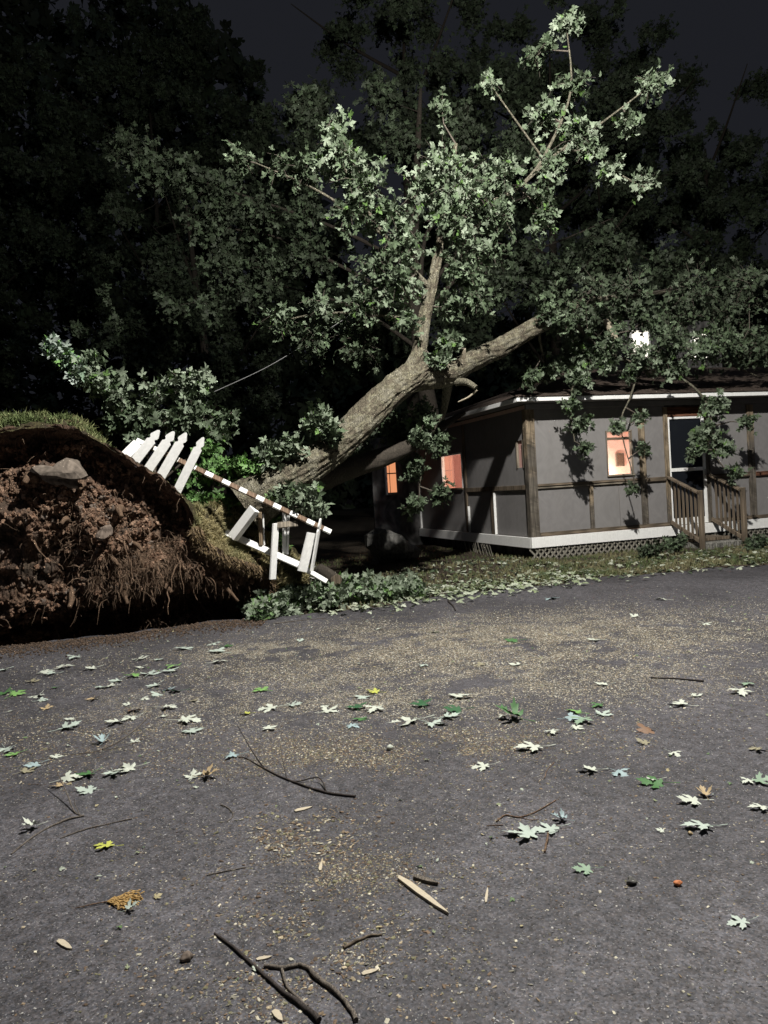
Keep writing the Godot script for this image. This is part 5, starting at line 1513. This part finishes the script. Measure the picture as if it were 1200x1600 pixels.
	for k in 5200:
		var x := R.randf_range(-5.2, -1.5)
		var z := edge_z(x) + 0.05 + absf(R.randfn(0.0, 0.35))
		var s := 0.004 * exp(R.randf() * 1.7)
		h.add(Transform3D(Basis.from_euler(unit() * 3.0) * Basis.from_scale(Vector3.ONE * s), Vector3(x, s * 0.4, z)), Color(0.10, 0.07, 0.05) * R.randf_range(0.5, 1.3))
	heaped(h, "spilled_earth", chip, M.chips)
	h = Heap.new()
	for k in 900:
		var x := R.randf_range(-4.5, 4.5)
		var z := -2.2 - 7.5 * pow(R.randf(), 0.8)
		if z < edge_z(x) + 0.1 or fbm(Vector3(x, 4, z), 0.7) < R.randf_range(-0.6, 0.3): continue
		var c: Color = [Color(0.34, 0.38, 0.31), Color(0.20, 0.23, 0.13), Color(0.30, 0.26, 0.15), Color(0.09, 0.15, 0.06)][R.randi() % 4]
		h.add(Transform3D(facing(Vector3(R.randf_range(-0.5, 0.5), 1, R.randf_range(-0.5, 0.5)), R.randf() * TAU, 1.0) * Basis.from_scale(Vector3(R.randf_range(0.4, 1.0), 1, 1) * R.randf_range(0.010, 0.034)), Vector3(x, 0.006, z)), c)
	heaped(h, "leaf_shreds", low_leaf, M.leaf)
	# dry flower cluster
	var o := base("seed_cluster", Vector3(-1.083, 0.000, -2.910))
	tag(o, "flat tan dried seed cluster at the left of the driveway", "seed cluster")
	var st := start()
	for n in 150:
		var a := R.randf_range(-0.9, 0.9)
		var d := Vector3(cos(a), 0, -sin(a) * 0.7)
		var p := Vector3(-0.055, 0.004, 0.02) + d * R.randf_range(0.02, 0.13)
		tube(st, [p - d * 0.03, p + Vector3(0, 0.008 * R.randf(), 0), p + d * 0.012 + unit() * 0.008], [0.0012, 0.0018, 0.003], 4, false)
	done(st, "dry_sprays", mat(Color(0.34, 0.22, 0.085), 0.9), o)
	st = start()
	tube(st, [Vector3(-0.16, 0.005, 0.055), Vector3(-0.1, 0.006, 0.035), Vector3(-0.03, 0.006, 0.015)], [0.002, 0.003, 0.002], 5)
	done(st, "stalk", M.root, o)
	# single leaves
	var meshes := []
	for k in 7:
		meshes.append(leaf_mesh(HALF, [0.04, 0.14, -0.06, 0.28, 0.06, -0.10, 0.75][k], [-0.04, 0.06, 0.08, -0.10, -0.06, 0.14, 0.3][k], [0.06, 0.10, 0.10, 0.12, 0.16, 0.12, 0.1][k], k + 20, 0.7))
	var rows := [
		[Vector3(-3.697, 0, -7.333), 0.128, 2.78, "pale", 5, "pale silvery maple leaf by the left edge of the picture, second nearest to it"],
		[Vector3(-3.166, 0, -7.722), 0.135, 2.99, "pale", 3, "pale silvery maple leaf left of the pit edge"],
		[Vector3(-3.232, 0, -7.138), 0.135, -2.63, "white", 2, "whitish maple leaf by the left edge of the picture, second nearest to it"],
		[Vector3(-3.133, 0, -7.215), 0.147, -0.78, "white", 3, "whitish maple leaf left of the pit edge"],
		[Vector3(-3.085, 0, -7.002), 0.112, 1.90, "pale", 3, "pale silvery maple leaf by the left edge of the picture, third nearest to it"],
		[Vector3(-2.771, 0, -7.148), 0.125, 2.34, "white", 1, "whitish maple leaf below the pit edge, second nearest to it"],
		[Vector3(-3.159, 0, -6.716), 0.108, 0.28, "dull", 2, "faded olive maple leaf by the left edge of the picture"],
		[Vector3(-3.227, 0, -6.330), 0.120, -0.14, "green", 5, "mid-green maple leaf by the left edge of the picture"],
		[Vector3(-3.111, 0, -6.265), 0.137, -0.44, "light_green", 0, "light green maple leaf by the left edge of the picture, nearest to it"],
		[Vector3(-2.877, 0, -6.232), 0.118, 3.04, "white", 4, "whitish maple leaf by the left edge of the picture, nearest to it"],
		[Vector3(-2.793, 0, -6.043), 0.088, -0.82, "pale", 4, "small pale silvery maple leaf by the left edge of the picture"],
		[Vector3(-2.841, 0, -6.467), 0.057, 2.70, "green", 5, "small mid-green maple leaf by the left edge of the picture"],
		[Vector3(-2.452, 0, -6.377), 0.102, -2.03, "pale", 2, "pale silvery maple leaf above the slender leafy twig, second nearest to it"],
		[Vector3(-2.332, 0, -6.370), 0.102, 1.29, "white", 3, "whitish maple leaf above the slender leafy twig, fourth nearest to it"],
		[Vector3(-2.354, 0, -6.590), 0.115, 2.78, "pale", 1, "pale silvery maple leaf below the pit edge, third nearest to it"],
		[Vector3(-2.297, 0, -6.735), 0.128, -2.30, "light_green", 3, "light green maple leaf below the pit edge, second nearest to it"],
		[Vector3(-2.141, 0, -6.720), 0.157, -0.01, "pale", 2, "pale silvery maple leaf below the pit edge, nearest to it"],
		[Vector3(-2.450, 0, -7.412), 0.140, 0.00, "white", 2, "whitish maple leaf below the pit edge, nearest to it"],
		[Vector3(-2.309, 0, -7.080), 0.103, 2.88, "white", 5, "small whitish maple leaf below the pit edge"],
		[Vector3(-2.262, 0, -7.362), 0.097, -1.74, "pale", 2, "small pale silvery maple leaf below the pit edge"],
		[Vector3(-1.964, 0, -6.770), 0.148, 0.14, "pale", 3, "pale silvery maple leaf below the pit edge, second nearest to it"],
		[Vector3(-1.968, 0, -7.017), 0.143, 2.76, "light_green", 3, "light green maple leaf below the pit edge, nearest to it"],
		[Vector3(-2.088, 0, -7.785), 0.181, 0.52, "pale", 0, "pale silvery maple leaf right of the pit edge, nearest to it"],
		[Vector3(-1.953, 0, -6.343), 0.120, 2.70, "pale", 1, "pale silvery maple leaf below the pit edge, fourth nearest to it"],
		[Vector3(-1.824, 0, -6.131), 0.116, -0.05, "blue", 2, "blue-grey maple leaf above the slender leafy twig"],
		[Vector3(-1.864, 0, -5.987), 0.105, -0.15, "pale", 4, "pale silvery maple leaf above the slender leafy twig, nearest to it"],
		[Vector3(-1.951, 0, -5.914), 0.078, -1.78, "white", 4, "small whitish maple leaf above the slender leafy twig, third nearest to it"],
		[Vector3(-1.699, 0, -6.083), 0.115, 1.70, "dark_green", 4, "dark green maple leaf above the slender leafy twig"],
		[Vector3(-1.688, 0, -5.614), 0.115, -1.94, "white", 3, "whitish maple leaf above the slender leafy twig, third nearest to it"],
		[Vector3(-1.641, 0, -5.382), 0.063, -0.87, "white", 2, "small whitish maple leaf above the slender leafy twig, nearest to it"],
		[Vector3(-1.932, 0, -5.600), 0.106, -2.07, "brown", 5, "brown dead maple leaf above the slender leafy twig"],
		[Vector3(-1.925, 0, -5.334), 0.124, 2.91, "white", 1, "whitish maple leaf above the slender leafy twig, nearest to it"],
		[Vector3(-1.837, 0, -5.406), 0.110, 2.41, "white", 0, "whitish maple leaf above the slender leafy twig, second nearest to it"],
		[Vector3(-1.990, 0, -5.763), 0.059, 1.50, "white", 2, "small whitish maple leaf above the slender leafy twig, second nearest to it"],
		[Vector3(-2.356, 0, -6.021), 0.097, -2.88, "tan", 1, "tan dry maple leaf above the slender leafy twig"],
		[Vector3(-2.627, 0, -5.778), 0.084, 0.23, "tan", 5, "small tan dry maple leaf by the left edge of the picture"],
		[Vector3(-2.296, 0, -5.468), 0.064, 2.01, "white", 5, "small whitish maple leaf left of the slender leafy twig"],
		[Vector3(-2.272, 0, -5.214), 0.137, -0.78, "pale", 1, "pale silvery maple leaf left of the slender leafy twig"],
		[Vector3(-2.907, 0, -5.769), 0.042, -0.95, "white", 0, "small whitish maple leaf by the left edge of the picture"],
		[Vector3(-1.865, 0, -4.849), 0.092, 0.35, "blue", 6, "blue-grey maple leaf left of the slender leafy twig"],
		[Vector3(-1.671, 0, -4.839), 0.063, -0.44, "white", 5, "small whitish maple leaf below the slender leafy twig"],
		[Vector3(-2.071, 0, -4.617), 0.074, -0.00, "white", 0, "whitish maple leaf left of the slender leafy twig"],
		[Vector3(-2.128, 0, -4.529), 0.092, 2.53, "blue", 5, "blue-grey maple leaf by the left edge of the picture"],
		[Vector3(-2.159, 0, -4.399), 0.090, -0.66, "dull", 2, "faded olive maple leaf above the forked grey twig"],
		[Vector3(-1.859, 0, -4.235), 0.105, -1.05, "white", 4, "whitish maple leaf above the forked grey twig"],
		[Vector3(-1.830, 0, -4.156), 0.067, 1.93, "tan", 1, "tan dry maple leaf above the forked grey twig"],
		[Vector3(-2.489, 0, -4.863), 0.120, -2.47, "pale", 1, "pale silvery maple leaf by the left edge of the picture, nearest to it"],
		[Vector3(-2.357, 0, -4.757), 0.083, 2.37, "light_green", 2, "light green maple leaf by the left edge of the picture, second nearest to it"],
		[Vector3(-1.731, 0, -4.310), 0.113, 2.62, "green", 1, "mid-green maple leaf below the slender leafy twig"],
		[Vector3(-1.608, 0, -4.310), 0.113, -2.65, "pale", 1, "pale silvery maple leaf below the slender leafy twig"],
		[Vector3(-1.507, 0, -4.353), 0.133, 1.81, "white", 1, "large whitish maple leaf below the slender leafy twig"],
		[Vector3(-1.624, 0, -4.045), 0.100, 1.40, "pale", 5, "pale silvery maple leaf above the straight grey twig"],
		[Vector3(-1.465, 0, -5.242), 0.153, -1.65, "white", 3, "large whitish maple leaf right of the slender leafy twig"],
		[Vector3(-1.332, 0, -4.954), 0.130, 0.04, "pale", 0, "pale silvery maple leaf right of the slender leafy twig"],
		[Vector3(-1.734, 0, -3.626), 0.079, 2.62, "white", 6, "whitish maple leaf left of the forked grey twig"],
		[Vector3(-1.290, 0, -3.359), 0.088, 1.26, "yellow", 0, "yellow-green maple leaf below the straight grey twig"],
		[Vector3(-1.120, 0, -4.146), 0.085, 0.17, "white", 5, "whitish maple leaf above the bent grey twig"],
		[Vector3(-1.061, 0, -4.145), 0.091, -1.57, "tan", 6, "tan dry maple leaf above the bent grey twig"],
		[Vector3(-1.873, 0, -8.046), 0.129, -2.59, "pale", 4, "pale silvery maple leaf right of the pit edge, second nearest to it"],
		[Vector3(-1.674, 0, -7.515), 0.164, 0.91, "pale", 3, "pale silvery maple leaf right of the pit edge, third nearest to it"],
		[Vector3(-1.687, 0, -7.795), 0.125, -0.00, "green", 2, "mid-green maple leaf right of the pit edge"],
		[Vector3(-1.638, 0, -7.060), 0.134, -1.03, "white", 3, "whitish maple leaf right of the pit edge"],
		[Vector3(-1.499, 0, -5.744), 0.067, 0.43, "dull", 3, "small faded olive maple leaf right of the slender leafy twig"],
		[Vector3(-1.009, 0, -5.926), 0.130, 0.74, "light_green", 0, "light green maple leaf right of the slender leafy twig"],
		[Vector3(-0.850, 0, -5.422), 0.150, 1.57, "white", 0, "whitish maple leaf above the dark forked twig, second nearest to it"],
		[Vector3(-0.756, 0, -5.467), 0.096, -1.57, "pale", 1, "pale silvery maple leaf left of the white pebble"],
		[Vector3(-0.501, 0, -5.412), 0.071, -2.69, "white", 1, "small whitish maple leaf above the white pebble"],
		[Vector3(-0.484, 0, -5.252), 0.122, -0.73, "white", 5, "whitish maple leaf above the white pebble, second nearest to it"],
		[Vector3(-0.843, 0, -4.980), 0.094, -2.44, "white", 2, "whitish maple leaf above the dark forked twig, nearest to it"],
		[Vector3(-0.945, 0, -4.467), 0.104, 1.57, "blue", 4, "blue-grey maple leaf left of the dark forked twig"],
		[Vector3(-0.238, 0, -5.555), 0.113, -0.08, "pale", 4, "pale silvery maple leaf above the white pebble, second nearest to it"],
		[Vector3(-0.265, 0, -5.268), 0.138, 0.00, "dark_green", 3, "dark green maple leaf above the white pebble, nearest to it"],
		[Vector3(-0.124, 0, -5.270), 0.131, 2.73, "white", 3, "whitish maple leaf above the white pebble, nearest to it"],
		[Vector3(-0.224, 0, -5.024), 0.102, 0.56, "green", 4, "mid-green maple leaf above the white pebble"],
		[Vector3(-0.303, 0, -4.916), 0.086, -2.22, "blue", 0, "blue-grey maple leaf above the white pebble"],
		[Vector3(-0.127, 0, -5.689), 0.099, 1.22, "yellow", 1, "yellow-green maple leaf above the white pebble"],
		[Vector3(-1.020, 0, -5.332), 0.070, 1.60, "yellow", 1, "small yellow-green maple leaf right of the slender leafy twig"],
		[Vector3(0.182, 0, -5.236), 0.130, 0.07, "dark_green", 3, "dark green maple leaf above the white pebble, second nearest to it"],
		[Vector3(0.117, 0, -4.929), 0.187, 1.50, "white", 2, "large whitish maple leaf above the white pebble, nearest to it"],
		[Vector3(0.196, 0, -4.872), 0.142, -1.99, "pale", 5, "large pale silvery maple leaf above the white pebble"],
		[Vector3(0.305, 0, -4.960), 0.116, -1.31, "pale", 1, "pale silvery maple leaf above the white pebble, nearest to it"],
		[Vector3(0.433, 0, -5.391), 0.157, -0.53, "white", 3, "large whitish maple leaf above the white pebble, second nearest to it"],
		[Vector3(0.433, 0, -5.122), 0.134, 1.96, "dark_green", 5, "dark green maple leaf above the white pebble, third nearest to it"],
		[Vector3(0.774, 0, -4.825), 0.162, 1.05, "green", 6, "large mid-green maple leaf above the short curved twig"],
		[Vector3(0.703, 0, -4.936), 0.058, 2.02, "white", 4, "small whitish maple leaf above the short curved twig"],
		[Vector3(0.916, 0, -4.567), 0.080, -3.09, "white", 3, "whitish maple leaf above the short curved twig, nearest to it"],
		[Vector3(0.791, 0, -4.293), 0.144, 1.66, "white", 0, "large whitish maple leaf above the short curved twig"],
		[Vector3(0.468, 0, -4.056), 0.100, 1.57, "white", 0, "whitish maple leaf left of the short curved twig"],
		[Vector3(0.557, 0, -3.233), 0.137, 1.40, "pale", 1, "large pale silvery maple leaf below the pale bent twig"],
		[Vector3(0.655, 0, -3.281), 0.100, 1.75, "pale", 2, "large pale silvery maple leaf right of the pale bent twig"],
		[Vector3(0.715, 0, -3.350), 0.063, 1.05, "blue", 6, "blue-grey maple leaf right of the pale bent twig"],
		[Vector3(1.073, 0, -4.792), 0.119, -1.34, "blue", 4, "blue-grey maple leaf above the short curved twig"],
		[Vector3(1.166, 0, -4.747), 0.131, 2.50, "grey_green", 3, "dull grey-green maple leaf above the short curved twig"],
		[Vector3(1.281, 0, -4.819), 0.105, -0.86, "pale", 2, "pale silvery maple leaf left of the far dark twig"],
		[Vector3(1.342, 0, -5.036), 0.081, 2.19, "green", 3, "mid-green maple leaf left of the far dark twig"],
		[Vector3(1.059, 0, -4.589), 0.080, -1.00, "white", 0, "whitish maple leaf above the short curved twig, second nearest to it"],
		[Vector3(1.168, 0, -4.897), 0.107, 0.60, "light_green", 4, "light green maple leaf above the short curved twig"],
		[Vector3(1.531, 0, -5.542), 0.089, 1.57, "white", 5, "whitish maple leaf left of the far dark twig, nearest to it"],
		[Vector3(1.850, 0, -4.913), 0.115, 0.82, "white", 3, "whitish maple leaf below the far dark twig, second nearest to it"],
		[Vector3(1.997, 0, -5.094), 0.089, -0.10, "white", 2, "whitish maple leaf below the far dark twig, nearest to it"],
		[Vector3(2.455, 0, -5.342), 0.101, 2.49, "grey_green", 0, "dull grey-green maple leaf right of the far dark twig"],
		[Vector3(2.317, 0, -5.168), 0.136, 2.95, "white", 3, "whitish maple leaf right of the far dark twig"],
		[Vector3(1.429, 0, -4.457), 0.136, -0.92, "brown", 4, "large brown dead maple leaf below the far dark twig"],
		[Vector3(1.388, 0, -4.261), 0.074, 0.84, "dull", 5, "faded olive maple leaf right of the short curved twig"],
		[Vector3(1.460, 0, -4.102), 0.072, -2.75, "white", 4, "whitish maple leaf by the right edge of the picture, third nearest to it"],
		[Vector3(1.000, 0, -3.913), 0.097, 1.57, "white", 1, "whitish maple leaf right of the short curved twig, nearest to it"],
		[Vector3(1.094, 0, -3.880), 0.090, -2.61, "blue", 4, "blue-grey maple leaf right of the short curved twig"],
		[Vector3(1.261, 0, -3.692), 0.118, 1.40, "green", 5, "large mid-green maple leaf by the right edge of the picture"],
		[Vector3(1.254, 0, -3.742), 0.076, 1.57, "white", 4, "whitish maple leaf right of the short curved twig, second nearest to it"],
		[Vector3(1.345, 0, -3.473), 0.101, 1.66, "white", 5, "large whitish maple leaf by the right edge of the picture"],
		[Vector3(1.400, 0, -3.508), 0.066, 0.00, "tan", 6, "tan dry maple leaf by the right edge of the picture"],
		[Vector3(1.285, 0, -3.208), 0.117, 1.48, "pale", 0, "large pale silvery maple leaf above the orange pebble"],
		[Vector3(0.706, 0, -2.917), 0.072, 1.66, "grey_green", 5, "dull grey-green maple leaf left of the orange pebble"],
		[Vector3(1.913, 0, -4.093), 0.083, 2.91, "dull", 1, "faded olive maple leaf by the right edge of the picture"],
		[Vector3(1.692, 0, -3.649), 0.096, -1.68, "grey_green", 1, "dull grey-green maple leaf by the right edge of the picture"],
		[Vector3(1.673, 0, -3.660), 0.059, 2.08, "white", 3, "whitish maple leaf by the right edge of the picture, nearest to it"],
		[Vector3(1.600, 0, -3.358), 0.083, 1.57, "white", 0, "whitish maple leaf by the right edge of the picture, second nearest to it"],
		[Vector3(1.113, 0, -2.511), 0.070, 1.57, "pale", 0, "pale silvery maple leaf below the orange pebble"],
		[Vector3(1.090, 0, -3.198), 0.033, 1.29, "white", 5, "small whitish maple leaf above the orange pebble"],
		[Vector3(-1.035, 0, -2.815), 0.045, -1.05, "pale", 6, "pale silvery maple leaf below the tan seed cluster"],
		[Vector3(2.076, 0, -9.703), 0.156, 2.10, "blue", 4, "blue-grey maple leaf below the lawn edge"],
		[Vector3(1.897, 0, -7.067), 0.113, 1.58, "white", 2, "whitish maple leaf left of the far dark twig, second nearest to it"],
		[Vector3(2.561, 0, -8.111), 0.106, -0.72, "white", 1, "small whitish maple leaf below the lawn edge"],
		[Vector3(1.181, 0, -7.255), 0.127, 1.72, "green", 5, "mid-green maple leaf below the lawn edge"],
		[Vector3(0.426, 0, -7.922), 0.092, -0.76, "dark_green", 2, "small dark green maple leaf right of the torn leafy heap"],
		[Vector3(3.069, 0, -7.547), 0.099, -2.72, "white", 4, "small whitish maple leaf below the porch steps, second nearest to it"],
		[Vector3(0.268, 0, -6.483), 0.085, 2.67, "pale", 0, "small pale silvery maple leaf below the torn leafy heap, second nearest to it"],
		[Vector3(0.703, 0, -6.369), 0.102, -1.09, "dull", 4, "faded olive maple leaf above the white pebble"],
		[Vector3(1.033, 0, -6.283), 0.101, 0.92, "white", 2, "whitish maple leaf left of the far dark twig, third nearest to it"],
		[Vector3(3.260, 0, -9.097), 0.133, 0.81, "white", 4, "small whitish maple leaf below the porch steps, nearest to it"],
		[Vector3(0.336, 0, -12.154), 0.212, 2.43, "white", 1, "whitish maple leaf right of the torn leafy heap, nearest to it"],
		[Vector3(0.828, 0, -10.802), 0.220, -1.13, "white", 2, "whitish maple leaf right of the torn leafy heap, second nearest to it"],
		[Vector3(-0.144, 0, -8.254), 0.096, -0.81, "white", 3, "small whitish maple leaf below the torn leafy heap"],
		[Vector3(-0.928, 0, -7.862), 0.092, -0.13, "pale", 1, "small pale silvery maple leaf below the torn leafy heap, nearest to it"],
	]
	for q in rows:
		var l := put("fallen_leaf", meshes[q[4]], M["leaf_" + q[3]])
		var up := Vector3(R.randf_range(-0.12, 0.12), 1, R.randf_range(-0.12, 0.12))
		l.transform = Transform3D(Basis(Quaternion(Vector3.UP, up.normalized())) * Basis(Vector3.UP, q[2]) * Basis.from_scale(Vector3.ONE * q[1]), q[0] + Vector3(0, 0.005 + 0.06 * q[1], 0))
		tag(l, q[5], "leaf", "maple leaves fallen on the driveway")
